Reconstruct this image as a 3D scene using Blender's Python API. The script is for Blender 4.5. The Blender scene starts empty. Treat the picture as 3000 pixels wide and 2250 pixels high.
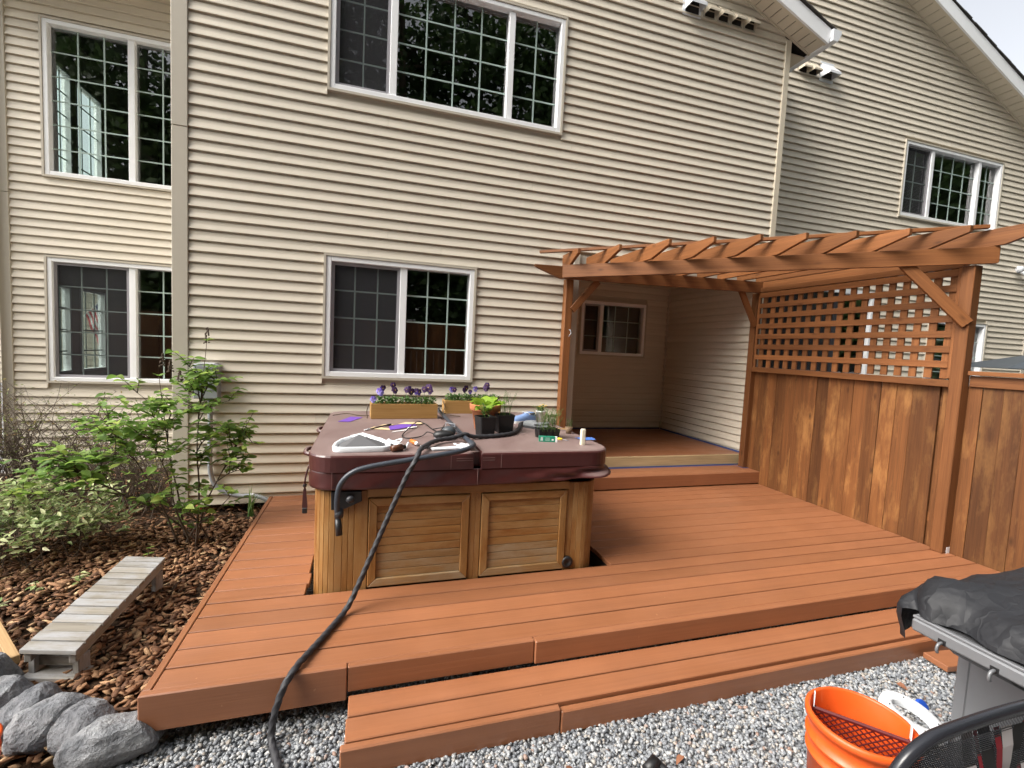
import bpy, bmesh, math, random
import numpy as np
from mathutils import Vector, Matrix
S = bpy.context.scene
COL = S.collection
RN = random.Random(11)
rad = math.radians
# ------------------------------------------------------------------ camera
cam_d = bpy.data.cameras.new('camera'); cam = bpy.data.objects.new('camera', cam_d); COL.objects.link(cam)
cam_d.sensor_width = 36.0; cam_d.lens = 16.456; cam_d.clip_start = 0.05; cam_d.clip_end = 2000
def cam_matrix(loc, yaw, pitch, roll):
    cy, sy, cp, sp, cr, sr = math.cos(yaw), math.sin(yaw), math.cos(pitch), math.sin(pitch), math.cos(roll), math.sin(roll)
    f = Vector((sy*cp, cy*cp, sp)); r = Vector((cy, -sy, 0)); u = r.cross(f)
    r2 = r*cr + u*sr; u2 = u*cr - r*sr
    m = Matrix((r2, u2, -f)).transposed().to_4x4(); m.translation = loc
    return m
cam.matrix_world = cam_matrix((1.6086, -5.0799, 1.5677), rad(17.08), rad(-4.15), rad(2.79))
S.camera = cam
# ------------------------------------------------------------------ sky and sun
SUN_DIR = Vector((-0.80, -0.15, 0.80)).normalized()      # towards the sun
W = bpy.data.worlds.new('World'); S.world = W; W.use_nodes = True
nt = W.node_tree; nt.nodes.clear()
sky = nt.nodes.new('ShaderNodeTexSky'); sky.sky_type = 'NISHITA'; sky.sun_disc = False
sky.sun_elevation = math.asin(SUN_DIR.z); sky.sun_rotation = math.atan2(SUN_DIR.x, SUN_DIR.y)
sky.air_density = 1.0; sky.dust_density = 6.0; sky.ozone_density = 1.0; sky.altitude = 100
bg = nt.nodes.new('ShaderNodeBackground'); bg.inputs[1].default_value = 0.15
wo = nt.nodes.new('ShaderNodeOutputWorld')
hs = nt.nodes.new('ShaderNodeHueSaturation'); hs.inputs['Saturation'].default_value = 0.22      # thin bright overcast: the sky is nearly white
nt.links.new(sky.outputs[0], hs.inputs['Color']); nt.links.new(hs.outputs[0], bg.inputs[0]); nt.links.new(bg.outputs[0], wo.inputs[0])
sl = bpy.data.lights.new('sun', 'SUN'); sl.energy = 1.45; sl.angle = rad(35); sl.color = (1.0, 0.93, 0.82)
so = bpy.data.objects.new('sun', sl); COL.objects.link(so); so.rotation_euler = SUN_DIR.to_track_quat('Z', 'Y').to_euler()
V = S.view_settings; V.view_transform = 'Standard'; V.look = 'None'; V.exposure = 1.2; V.gamma = 1.0; V.use_curve_mapping = False
# ------------------------------------------------------------------ materials
MATS = {}
class N:
    def __init__(s, name):
        s.m = bpy.data.materials.new(name); s.m.use_nodes = True; s.t = s.m.node_tree; s.t.nodes.clear()
        s.out = s.t.nodes.new('ShaderNodeOutputMaterial'); MATS[name] = s.m
    def n(s, typ, ins=None, **kw):
        x = s.t.nodes.new('ShaderNode'+typ)
        for k, v in kw.items(): setattr(x, k, v)
        for k, v in (ins or {}).items():
            if isinstance(v, bpy.types.NodeSocket): s.t.links.new(v, x.inputs[k])
            elif v is not None: x.inputs[k].default_value = v
        return x
    def ramp(s, fac, stops, interp='LINEAR'):
        r = s.n('ValToRGB', {0: fac}); cr = r.color_ramp; cr.interpolation = interp
        while len(cr.elements) < len(stops): cr.elements.new(0.5)
        for e, (p, c) in zip(cr.elements, stops): e.position = p; e.color = (*c, 1) if len(c) == 3 else c
        return r.outputs[0]
    def mix(s, fac, a, b, blend='MIX'):
        x = s.n('MixRGB', {0: fac}, blend_type=blend)
        for i, v in ((1, a), (2, b)):
            if isinstance(v, bpy.types.NodeSocket): s.t.links.new(v, x.inputs[i])
            else: x.inputs[i].default_value = (*v, 1)
        return x.outputs[0]
    def math(s, op, a, b=0.0, clamp=False):
        x = s.n('Math', {0: a, 1: b}, operation=op, use_clamp=clamp); return x.outputs[0]
    def coord(s, scale=(1, 1, 1), rnd=True, kind='Object'):
        tc = s.n('TexCoord'); v = tc.outputs[kind]
        if rnd:
            oi = s.n('ObjectInfo'); off = s.n('VectorMath', {0: oi.outputs['Random'], 1: (37.0, 91.0, 53.0)}, operation='MULTIPLY')
            v = s.n('VectorMath', {0: v, 1: off.outputs[0]}, operation='ADD').outputs[0]
        return s.n('Mapping', {'Vector': v, 'Scale': scale}).outputs[0]
    def noise(s, vec, scale, detail=4, rough=0.6, out='Fac'):
        return s.n('TexNoise', {'Vector': vec, 'Scale': scale, 'Detail': detail, 'Roughness': rough}).outputs[out]
    def bump(s, h, strength=0.3, dist=0.01):
        return s.n('Bump', {'Height': h, 'Strength': strength, 'Distance': dist}).outputs[0]
    def principled(s, col, rough=0.6, spec=0.5, normal=None, **kw):
        p = s.n('BsdfPrincipled', {'Base Color': col if isinstance(col, bpy.types.NodeSocket) else (*col, 1), 'Roughness': rough, 'Specular IOR Level': spec})
        if normal is not None: s.t.links.new(normal, p.inputs['Normal'])
        for k, v in kw.items(): p.inputs[k.replace('_', ' ')].default_value = v
        s.t.links.new(p.outputs[0], s.out.inputs[0]); return p
    def rnd(s): return s.n('ObjectInfo').outputs['Random']
    def isl(s): return s.n('NewGeometry').outputs['Random Per Island']
def plain(name, col, rough=0.6, spec=0.5, var=0.12, sc=6.0, bump=0.0, bsc=60, **kw):
    m = N(name); v = m.coord()
    f = m.noise(v, sc, 5)
    c = m.mix(f, tuple(x*(1-var) for x in col), tuple(min(1, x*(1+var)) for x in col))
    nm = m.bump(m.noise(v, bsc, 3), bump, 0.004) if bump else None
    m.principled(c, rough, spec, nm, **kw); return m.m
def wood(name, dark, light, rough=0.6, spec=0.35, grain=(1.2, 26, 26), var=0.25, weather=None, knots=0.0, gbump=0.25, patch=None):
    """grain runs along local X; every board has its own tone"""
    m = N(name); v = m.coord(grain)
    g = m.noise(v, 1.0, 6, 0.65)
    fine = m.noise(m.coord((2.5, 130, 130)), 1.0, 3, 0.6)
    c = m.ramp(g, [(0.28, dark), (0.72, light)])
    c = m.mix(0.35, c, m.ramp(fine, [(0.3, tuple(x*0.6 for x in dark)), (0.7, light)]))
    big = m.noise(m.coord((0.8, 3, 3)), 1.0, 3)
    c = m.mix(0.5, c, m.ramp(big, [(0.25, (0.62, 0.62, 0.62)), (0.75, (1.25, 1.25, 1.25))]), 'MULTIPLY')
    if patch:
        pf = m.ramp(m.noise(m.coord((1.3, 4.5, 4.5)), 1.0, 5, 0.7), [(0.50, (0, 0, 0)), (0.66, (1, 1, 1))])
        c = m.mix(pf, c, patch)
    if knots:
        vo = m.n('TexVoronoi', {'Vector': m.coord((3.2, 8, 8)), 'Scale': 1.0, 'Randomness': 1.0}).outputs['Distance']
        k = m.ramp(vo, [(0.0, (1, 1, 1)), (0.16, (0, 0, 0))])
        c = m.mix(m.math('MULTIPLY', k, knots), c, tuple(x*0.35 for x in dark))
    tone = m.ramp(m.rnd(), [(0.0, (1-var,)*3), (1.0, (1+var,)*3)])
    c = m.mix(1.0, c, tone, 'MULTIPLY')
    if weather:
        wf = m.ramp(m.noise(m.coord((2.2, 6, 6)), 1.0, 6, 0.7), [(0.42, (0, 0, 0)), (0.62, (1, 1, 1))])
        c = m.mix(wf, c, weather)
    nm = m.bump(m.math('ADD', g, m.math('MULTIPLY', fine, 0.5)), gbump, 0.004)
    m.principled(c, rough, spec, nm); return m.m
def leafmat(name, stops, trans=0.35, rough=0.55, obj=False):
    m = N(name); r = m.rnd() if obj else m.isl()
    c = m.ramp(r, stops)
    f = m.noise(m.coord((1, 1, 1), rnd=False), 9.0, 3)
    c = m.mix(0.35, c, m.ramp(f, [(0.3, (0.5, 0.5, 0.5)), (0.7, (1.4, 1.4, 1.4))]), 'MULTIPLY')
    p = m.principled(c, rough, 0.4)
    t = m.n('BsdfTranslucent', {'Color': c}); mx = m.n('MixShader', {0: trans, 1: p.outputs[0], 2: t.outputs[0]})
    m.t.links.new(mx.outputs[0], m.out.inputs[0]); return m.m

def siding_mat():
    m = N('vinyl_siding'); v = m.coord((0.8, 30, 30))
    f = m.noise(v, 1.0, 5, 0.6); big = m.noise(m.coord((0.5, 0.5, 0.5), rnd=False), 1.2, 4)
    c = m.mix(f, (0.615, 0.555, 0.455), (0.68, 0.62, 0.515))
    c = m.mix(0.5, c, m.ramp(big, [(0.3, (0.88, 0.88, 0.88)), (0.7, (1.1, 1.1, 1.1))]), 'MULTIPLY')
    c = m.mix(1.0, c, m.ramp(m.rnd(), [(0, (0.95, 0.95, 0.95)), (1, (1.05, 1.045, 1.04))]), 'MULTIPLY')
    m.principled(c, 0.5, 0.35, m.bump(f, 0.12, 0.004))
siding_mat()
plain('trim_taupe', (0.50, 0.455, 0.375), 0.5, var=0.06, bump=0.05)
plain('trim_cream', (0.62, 0.55, 0.43), 0.5, var=0.05)
plain('white_vinyl', (0.85, 0.86, 0.87), 0.35, var=0.04)
plain('grille', (0.36, 0.46, 0.42), 0.4, var=0.05)
plain('screen_frame', (0.30, 0.29, 0.31), 0.45, var=0.05)
plain('metal_white', (0.75, 0.77, 0.8), 0.3, var=0.05)
plain('metal_grey', (0.36, 0.38, 0.41), 0.35, var=0.08, Metallic=0.3)
plain('shingle', (0.06, 0.055, 0.05), 0.9, var=0.4, sc=40, bump=0.6)
plain('interior', (0.30, 0.26, 0.20), 0.8, var=0.15, sc=2)
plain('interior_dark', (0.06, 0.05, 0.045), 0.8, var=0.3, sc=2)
plain('blind', (0.88, 0.89, 0.86), 0.6, var=0.05)
plain('black_metal', (0.012, 0.013, 0.016), 0.35, var=0.2)
plain('black_plastic', (0.012, 0.012, 0.013), 0.45, var=0.3)
plain('dark_rubber', (0.035, 0.036, 0.042), 0.45)
plain('dark_gap', (0.015, 0.012, 0.01), 0.9)
def glass_mat():
    m = N('window_glass')
    fr = m.n('Fresnel', {'IOR': 2.2}); tr = m.n('BsdfTransparent', {'Color': (0.80, 0.88, 0.84, 1)})
    wob = m.bump(m.noise(m.coord((1, 1, 1)), 1.6, 2), 0.02, 0.02)
    gl = m.n('BsdfGlossy', {'Color': (1, 1, 1, 1), 'Roughness': 0.004, 'Normal': wob})
    mx = m.n('MixShader', {0: fr.outputs[0], 1: tr.outputs[0], 2: gl.outputs[0]}); m.t.links.new(mx.outputs[0], m.out.inputs[0])
glass_mat()
def screen_mat():
    m = N('insect_screen'); d = m.n('BsdfDiffuse', {'Color': (0.06, 0.06, 0.065, 1)}); t = m.n('BsdfTransparent')
    mx = m.n('MixShader', {0: 0.5, 1: t.outputs[0], 2: d.outputs[0]}); m.t.links.new(mx.outputs[0], m.out.inputs[0])
screen_mat()
def deck_mat():
    m = N('deck_stain'); v = m.coord((1.2, 26, 26)); g = m.noise(v, 1.0, 6, 0.65)
    blot = m.noise(m.coord((1.1, 1.1, 1.1), rnd=False), 2.6, 4, 0.55)
    lap = m.noise(m.coord((1.4, 5, 5)), 1.0, 4, 0.6)
    c = m.mix(g, (0.262, 0.100, 0.042), (0.300, 0.120, 0.054))
    str_ = m.noise(m.coord((0.7, 60, 60)), 1.0, 5, 0.7)
    c = m.mix(0.5, c, m.ramp(str_, [(0.3, (0.74, 0.72, 0.70)), (0.62, (1.06, 1.06, 1.06))]), 'MULTIPLY')
    c = m.mix(0.55, c, m.ramp(blot, [(0.3, (0.86, 0.84, 0.82)), (0.7, (1.12, 1.12, 1.12))]), 'MULTIPLY')
    c = m.mix(m.ramp(lap, [(0.5, (0, 0, 0)), (0.75, (0.45, 0.45, 0.45))]), c, (0.345, 0.138, 0.062))
    c = m.mix(1.0, c, m.ramp(m.rnd(), [(0, (0.88, 0.89, 0.90)), (1, (1.08, 1.08, 1.08))]), 'MULTIPLY')
    spk = m.noise(m.coord((9, 9, 9)), 3.0, 2)
    c = m.mix(m.ramp(spk, [(0.74, (0, 0, 0)), (0.78, (0.5, 0.5, 0.5))]), c, (0.5, 0.25, 0.14))
    nm = m.bump(m.math('ADD', m.math('MULTIPLY', g, 0.6), m.math('MULTIPLY', str_, 0.9)), 0.35, 0.004)
    rg = m.ramp(m.noise(m.coord((2, 4, 4)), 1.5, 3), [(0.3, (0.34,)*3), (0.7, (0.50,)*3)])
    p = m.principled(c, 0.45, 0.7, nm); m.t.links.new(rg, p.inputs['Roughness'])
deck_mat()
wood('cedar_stain', (0.135, 0.047, 0.0155), (0.270, 0.108, 0.037), 0.5, knots=0.75, var=0.20)
wood('fence_cedar', (0.070, 0.024, 0.0078), (0.195, 0.076, 0.023), 0.55, knots=0.9, var=0.40, grain=(0.9, 18, 18), patch=(0.235, 0.108, 0.035))
wood('tub_wood', (0.195, 0.082, 0.020), (0.40, 0.205, 0.062), 0.45, var=0.14, weather=(0.325, 0.185, 0.072), patch=(0.215, 0.080, 0.018))
wood('tub_wood_grey', (0.21, 0.115, 0.042), (0.38, 0.225, 0.092), 0.55, var=0.12, weather=(0.32, 0.235, 0.14))
wood('planter_wood', (0.36, 0.19, 0.055), (0.47, 0.28, 0.10), 0.6, var=0.08, grain=(1.2, 16, 16), gbump=0.1)
wood('bench_grey', (0.15, 0.13, 0.10), (0.33, 0.30, 0.25), 0.8, var=0.18, weather=(0.31, 0.31, 0.315))
wood('raw_board', (0.36, 0.27, 0.14), (0.55, 0.43, 0.25), 0.7, var=0.05)
wood('stake_wood', (0.26, 0.15, 0.06), (0.46, 0.30, 0.15), 0.7)
wood('bark', (0.05, 0.035, 0.025), (0.16, 0.12, 0.085), 0.9)
# ------------------------------------------------------------------ mesh and object helpers
WM = {}
def reg(o, parent, M):
    COL.objects.link(o)
    if parent is not None:
        o.parent = parent; o.matrix_parent_inverse = WM[parent].inverted()
    o.matrix_basis = M; WM[o] = M
    return o
def tag(o, label=None, cat=None, group=None, kind=None):
    if label: o['label'] = label
    if cat: o['category'] = cat
    if group: o['group'] = group
    if kind: o['kind'] = kind
    return o
def thing(name, loc, label, cat, group=None):
    o = bpy.data.objects.new(name, None); o.empty_display_size = 0.1
    reg(o, None, Matrix.Translation(loc)); return tag(o, label, cat, group)
def mesh_obj(name, verts, faces, mat, parent=None, M=None, smooth=False, mats=None, fm=None):
    me = bpy.data.meshes.new(name); me.from_pydata([tuple(v) for v in verts], [], faces)
    for x in (mats or [mat]): me.materials.append(MATS[x] if isinstance(x, str) else x)
    if fm: me.polygons.foreach_set('material_index', fm)
    if smooth: me.polygons.foreach_set('use_smooth', [True]*len(me.polygons))
    me.update()
    return reg(bpy.data.objects.new(name, me), parent, M or Matrix())
BOXF = [(0, 3, 2, 1), (4, 5, 6, 7), (0, 1, 5, 4), (1, 2, 6, 5), (2, 3, 7, 6), (3, 0, 4, 7)]
class MB:
    """collects shapes in world coordinates; build() re-centres them on an origin"""
    def __init__(s): s.v = []; s.f = []; s.m = []
    def add(s, vs, fs, mi=0):
        k = len(s.v); s.v += [Vector(v) for v in vs]; s.f += [tuple(i+k for i in f) for f in fs]; s.m += [mi]*len(fs); return s
    def box(s, a, b, mi=0, M=None):
        x0, y0, z0 = a; x1, y1, z1 = b
        vs = [Vector(p) for p in ((x0, y0, z0), (x1, y0, z0), (x1, y1, z0), (x0, y1, z0), (x0, y0, z1), (x1, y0, z1), (x1, y1, z1), (x0, y1, z1))]
        if M: vs = [M @ v for v in vs]
        return s.add(vs, BOXF, mi)
    def prism(s, poly, d, mi=0):
        """poly: list of 3D points; extruded by vector d"""
        n = len(poly); d = Vector(d); a = [Vector(p) for p in poly]; b = [p+d for p in a]
        nrm = (a[1]-a[0]).cross(a[2]-a[0])
        fs = [tuple(range(n)), tuple(range(2*n-1, n-1, -1))] + [(i, i+n, (i+1) % n+n, (i+1) % n) for i in range(n)]
        if nrm.dot(d) > 0: fs = [tuple(reversed(f)) for f in fs]
        return s.add(a+b, fs, mi)
    def tube(s, pts, r, n=8, mi=0, caps=True, lobes=0, twist=0.0, amp=0.0):
        pts = [Vector(p) for p in pts]; m = len(pts); rr = r if isinstance(r, (list, tuple)) else [r]*m
        t0 = (pts[1]-pts[0]).normalized(); u = t0.orthogonal().normalized(); vs = []; L = 0.0
        for i, p in enumerate(pts):
            t = (pts[min(i+1, m-1)]-pts[max(i-1, 0)]).normalized()
            u = (u-t*u.dot(t)).normalized(); w = t.cross(u)
            if i: L += (p-pts[i-1]).length
            for j in range(n):
                a = 2*math.pi*j/n; q = rr[i]*(1+(amp*math.cos(lobes*a-twist*L) if lobes else 0))
                vs.append(p+u*(q*math.cos(a))+w*(q*math.sin(a)))
        fs = [(i*n+j, i*n+(j+1) % n, (i+1)*n+(j+1) % n, (i+1)*n+j) for i in range(m-1) for j in range(n)]
        if caps: fs += [tuple(range(n-1, -1, -1)), tuple(range((m-1)*n, m*n))]
        return s.add(vs, fs, mi)
    def lathe(s, prof, c=(0, 0, 0), n=24, mi=0, sx=1.0, sy=1.0):
        c = Vector(c); m = len(prof); vs = [c+Vector((r*sx*math.cos(2*math.pi*j/n), r*sy*math.sin(2*math.pi*j/n), z)) for r, z in prof for j in range(n)]
        fs = [(i*n+j, i*n+(j+1) % n, (i+1)*n+(j+1) % n, (i+1)*n+j) for i in range(m-1) for j in range(n)]
        return s.add(vs, fs, mi)
    def ico(s, c, r, sub=1, mi=0, jit=0.0, rnd=RN):
        bm = bmesh.new(); bmesh.ops.create_icosphere(bm, subdivisions=sub, radius=1.0)
        rx, ry, rz = (r, r, r) if not isinstance(r, (tuple, list)) else r; c = Vector(c)
        vs = []
        for v in bm.verts:
            k = 1+rnd.uniform(-jit, jit); vs.append(c+Vector((v.co.x*rx*k, v.co.y*ry*k, v.co.z*rz*k)))
        fs = [tuple(v.index for v in f.verts) for f in bm.faces]; bm.free(); return s.add(vs, fs, mi)
    def xf(s, M, start=0):
        for i in range(start, len(s.v)): s.v[i] = M @ s.v[i]
        return s
    def build(s, name, mat, parent=None, smooth=False, mats=None, origin=None, bevel=0.0):
        xs = [v.x for v in s.v]; ys = [v.y for v in s.v]; zs = [v.z for v in s.v]
        o = Vector(origin) if origin is not None else Vector(((min(xs)+max(xs))/2, (min(ys)+max(ys))/2, min(zs)))
        ob = mesh_obj(name, [v-o for v in s.v], s.f, mat, parent, Matrix.Translation(o), smooth, mats, s.m if mats else None)
        if bevel: do_bevel(ob, bevel)
        return ob
def do_bevel(ob, w, seg=1):
    bm = bmesh.new(); bm.from_mesh(ob.data)
    bmesh.ops.bevel(bm, geom=list(bm.edges), offset=w, segments=seg, affect='EDGES', profile=0.5, clamp_overlap=True)
    bm.to_mesh(ob.data); bm.free()
def board(name, p0, p1, w, h, mat, parent, up=(0, 0, 1), bevel=0.003, roll=0.0, ends=None):
    """rectangular timber from p0 to p1 (centre line); local X is the length, w lies sideways, h along up"""
    p0 = Vector(p0); p1 = Vector(p1); x = (p1-p0); L = x.length; x.normalize(); up = Vector(up)
    y = up.cross(x).normalized(); z = x.cross(y)
    M = Matrix((x, y, z)).transposed().to_4x4() @ Matrix.Rotation(roll, 4, 'X'); M.translation = (p0+p1)/2
    m = MB().box((-L/2, -w/2, -h/2), (L/2, w/2, h/2))
    if ends: m.v = [ends(v, L, w, h) for v in m.v]
    o = mesh_obj(name, m.v, m.f, mat, parent, M)
    if bevel: do_bevel(o, bevel)
    return o
def pipe(name, pts, r, mat, parent=None, n=10, smooth=True, **kw):
    return MB().tube(pts, r, n, **kw).build(name, mat, parent, smooth)
def spline(pts, k=8):
    """Catmull-Rom through pts"""
    P = [Vector(p) for p in pts]; P = [P[0]*2-P[1]]+P+[P[-1]*2-P[-2]]; out = []
    for i in range(1, len(P)-2):
        a, b, c, d = P[i-1:i+3]
        for j in range(k):
            t = j/k; out.append(0.5*((2*b)+(c-a)*t+(2*a-5*b+4*c-d)*t*t+(3*b-a-3*c+d)*t**3))
    out.append(P[-2]); return out
def rect_minus(x0, x1, z0, z1, holes):
    xs = sorted({x0, x1, *[min(max(v, x0), x1) for h in holes for v in h[:2]]}); zs = sorted({z0, z1, *[min(max(v, z0), z1) for h in holes for v in h[2:]]})
    out = []
    for i in range(len(xs)-1):
        for j in range(len(zs)-1):
            cx, cz = (xs[i]+xs[i+1])/2, (zs[j]+zs[j+1])/2
            if not any(h[0] < cx < h[1] and h[2] < cz < h[3] for h in holes): out.append((xs[i], xs[i+1], zs[j], zs[j+1]))
    return out
def copy_tree(o, parent, M):
    c = o.copy(); reg(c, parent, M)
    for ch in o.children: copy_tree(ch, c, M @ WM[o].inverted() @ WM[ch])
    return c
# ------------------------------------------------------------------ ground
GZ = -0.25
def ground_mats():
    m = N('ground_gravel'); v = m.coord((1, 1, 1), rnd=False)
    vo = m.n('TexVoronoi', {'Vector': v, 'Scale': 55.0, 'Randomness': 1.0})
    c = m.ramp(m.n('SeparateColor', {0: vo.outputs['Color']}).outputs[0], [(0, (0.10, 0.105, 0.115)), (0.5, (0.22, 0.225, 0.235)), (0.85, (0.34, 0.34, 0.33)), (1, (0.5, 0.49, 0.46))])
    m.principled(c, 0.7, 0.4, m.bump(m.math('SUBTRACT', 1.0, vo.outputs['Distance']), 0.8, 0.02))
    m = N('gravel_stone')
    r = m.isl()
    c = m.ramp(r, [(0.0, (0.12, 0.13, 0.145)), (0.25, (0.20, 0.212, 0.23)), (0.5, (0.275, 0.29, 0.305)), (0.75, (0.36, 0.37, 0.375)), (0.87, (0.31, 0.275, 0.235)), (0.95, (0.50, 0.50, 0.49)), (1.0, (0.27, 0.17, 0.13))])
    f = m.noise(m.coord((1, 1, 1), rnd=False), 60, 4)
    c = m.mix(0.5, c, m.ramp(f, [(0.3, (0.65, 0.65, 0.65)), (0.7, (1.3, 1.3, 1.3))]), 'MULTIPLY')
    m.principled(c, 0.55, 0.45)
    m = N('soil_bed'); f = m.noise(m.coord((1, 1, 1), rnd=False), 30, 6)
    m.principled(m.ramp(f, [(0.3, (0.02, 0.013, 0.008)), (0.7, (0.075, 0.042, 0.022))]), 0.95, 0.2, m.bump(f, 0.8, 0.02))
    m = N('bark_chip'); r = m.isl()
    c = m.ramp(r, [(0.0, (0.055, 0.026, 0.013)), (0.3, (0.135, 0.062, 0.030)), (0.6, (0.225, 0.112, 0.055)), (0.85, (0.31, 0.17, 0.088)), (1.0, (0.46, 0.31, 0.17))])
    f = m.noise(m.coord((1, 1, 1), rnd=False), 70, 4)
    c = m.mix(0.6, c, m.ramp(f, [(0.3, (0.55, 0.55, 0.55)), (0.7, (1.35, 1.35, 1.35))]), 'MULTIPLY')
    m.principled(c, 0.8, 0.3, m.bump(f, 0.5, 0.004))
ground_mats()
g = mesh_obj('ground', [(-150, -150, GZ-0.014), (150, -150, GZ-0.014), (150, 150, GZ-0.014), (-150, 150, GZ-0.014)], [(0, 1, 2, 3)], 'ground_gravel'); tag(g, 'grey gravel ground of the back yard', 'ground', kind='structure')
NR = np.random.RandomState(5)
ICO = None
def ico_np(sub):
    bm = bmesh.new(); bmesh.ops.create_icosphere(bm, subdivisions=sub, radius=1.0)
    v = np.array([x.co[:] for x in bm.verts]); f = np.array([[q.index for q in p.verts] for p in bm.faces]); bm.free(); return v, f
def rotmats(n, tilt=math.pi):
    a = NR.uniform(0, 2*math.pi, n); b = NR.uniform(-tilt, tilt, n); c = NR.uniform(-tilt, tilt, n)
    ca, sa, cb, sb, cc, sc = np.cos(a), np.sin(a), np.cos(b), np.sin(b), np.cos(c), np.sin(c); o = np.zeros(n); i = np.ones(n)
    Rz = np.stack([ca, -sa, o, sa, ca, o, o, o, i], 1).reshape(n, 3, 3); Ry = np.stack([cb, o, sb, o, i, o, -sb, o, cb], 1).reshape(n, 3, 3); Rx = np.stack([i, o, o, o, cc, -sc, o, sc, cc], 1).reshape(n, 3, 3)
    return Rz @ Ry @ Rx
def scatter_mesh(name, mat, base_v, base_f, pos, scl, rot, jit, parent=None, smooth=False):
    n = len(pos); k = len(base_v)
    v = base_v[None]*(1+NR.uniform(-jit, jit, (n, k, 1)))*scl[:, None, :]
    v = np.einsum('nij,nkj->nki', rot, v)+pos[:, None, :]
    f = (base_f[None]+np.arange(n)[:, None, None]*k).reshape(-1, base_f.shape[1])
    me = bpy.data.meshes.new(name); me.vertices.add(n*k); me.vertices.foreach_set('co', v.reshape(-1))
    nf, w = f.shape; me.loops.add(nf*w); me.loops.foreach_set('vertex_index', f.reshape(-1).astype(np.int32))
    me.polygons.add(nf); me.polygons.foreach_set('loop_start', np.arange(0, nf*w, w, dtype=np.int32)); me.polygons.foreach_set('loop_total', np.full(nf, w, dtype=np.int32))
    if smooth: me.polygons.foreach_set('use_smooth', np.ones(nf, dtype=bool))
    me.materials.append(MATS[mat]); me.update(calc_edges=True); me.validate()
    return reg(bpy.data.objects.new(name, me), parent, Matrix())
def gravel():
    n = 66000
    x = NR.uniform(-0.35, 5.8, n); y = NR.uniform(-4.15, -2.62, n)
    z = GZ+NR.uniform(-0.015, 0.003, n)
    keep = ~((x < 0.2) & (y > -2.75)) & ~((x < 0.75) & (y > -2.70)); x, y, z = x[keep], y[keep], z[keep]; n = len(x)
    s = NR.uniform(0.0060, 0.0125, n); scl = np.stack([s*NR.uniform(0.9, 1.5, n), s*NR.uniform(0.75, 1.1, n), s*NR.uniform(0.55, 0.9, n)], 1)
    bv, bf = ico_np(1)
    o = scatter_mesh('gravel', 'gravel_stone', bv, bf, np.stack([x, y, z], 1), scl, rotmats(n, 0.7), 0.20)
    tag(o, 'loose grey pea gravel covering the yard in front of the deck', 'gravel', kind='stuff')
gravel()
def mulch_h(x, y): return -0.165+0.025*math.sin(1.7*x+0.6)*math.cos(2.1*y)+0.012*math.sin(6*x+3*y)-0.05*max(0, (-2.35-y)/0.4)
def mulch():
    # bed outline: house wall at the back, the deck at the right, the stone row in front
    vs = []; fs = []; nx, ny = 60, 70; x0, x1, y0, y1 = -6.0, 0.715, -2.80, 1.93
    for j in range(ny+1):
        for i in range(nx+1):
            x = x0+(x1-x0)*i/nx; y = y0+(y1-y0)*j/ny; vs.append((x, y, mulch_h(x, y)-0.02))
    for j in range(ny):
        for i in range(nx): a = j*(nx+1)+i; fs.append((a, a+1, a+nx+2, a+nx+1))
    # skirt down to the ground along the front
    k = len(vs)
    for i in range(nx+1): vs.append((vs[i][0], y0-0.06, GZ-0.05))
    for i in range(nx): fs.append((k+i, k+i+1, i+1, i))
    b = mesh_obj('mulch_bed', vs, fs, 'soil_bed', smooth=True); tag(b, 'dark soil of the planting bed beside the deck', 'planting bed', kind='structure')
    n = 15000
    x = NR.uniform(-2.9, 0.70, n); y = np.where(NR.rand(n) < 0.8, NR.uniform(-2.83, -0.3, n), NR.uniform(-0.6, 1.8, n))
    keep = (x > -2.4+0.35*(y+2.8)*-1); x, y = x[keep], y[keep]; n = len(x)
    z = np.array([mulch_h(a, b) for a, b in zip(x, y)])+NR.uniform(-0.012, 0.016, n)
    L = NR.uniform(0.012, 0.036, n)*np.where(NR.rand(n) < 0.07, 1.8, 1.0); w = NR.uniform(0.006, 0.018, n)
    scl = np.stack([L, w, NR.uniform(0.0018, 0.005, n)], 1)
    v = np.array([(-1, -0.55, -1), (0.1, -1, -1), (1, -0.35, -1), (0.85, 0.6, -1), (-0.2, 1, -1), (-0.95, 0.5, -1), (-1, -0.55, 1), (0.1, -1, 1), (1, -0.35, 1), (0.85, 0.6, 1), (-0.2, 1, 1), (-0.95, 0.5, 1)], float)
    f = []
    for i in range(6): j = (i+1) % 6; f += [(i, j, j+6), (i, j+6, i+6)]
    for i in range(1, 5): f += [(6, 6+i, 7+i), (0, i+1, i)]
    rot = rotmats(n, 0.42)
    o = scatter_mesh('bark_mulch', 'bark_chip', v, np.array(f), np.stack([x, y, z], 1), scl, rot, 0.25)
    tag(o, 'brown bark chips spread over the planting bed', 'mulch', kind='stuff')
mulch()
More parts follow.
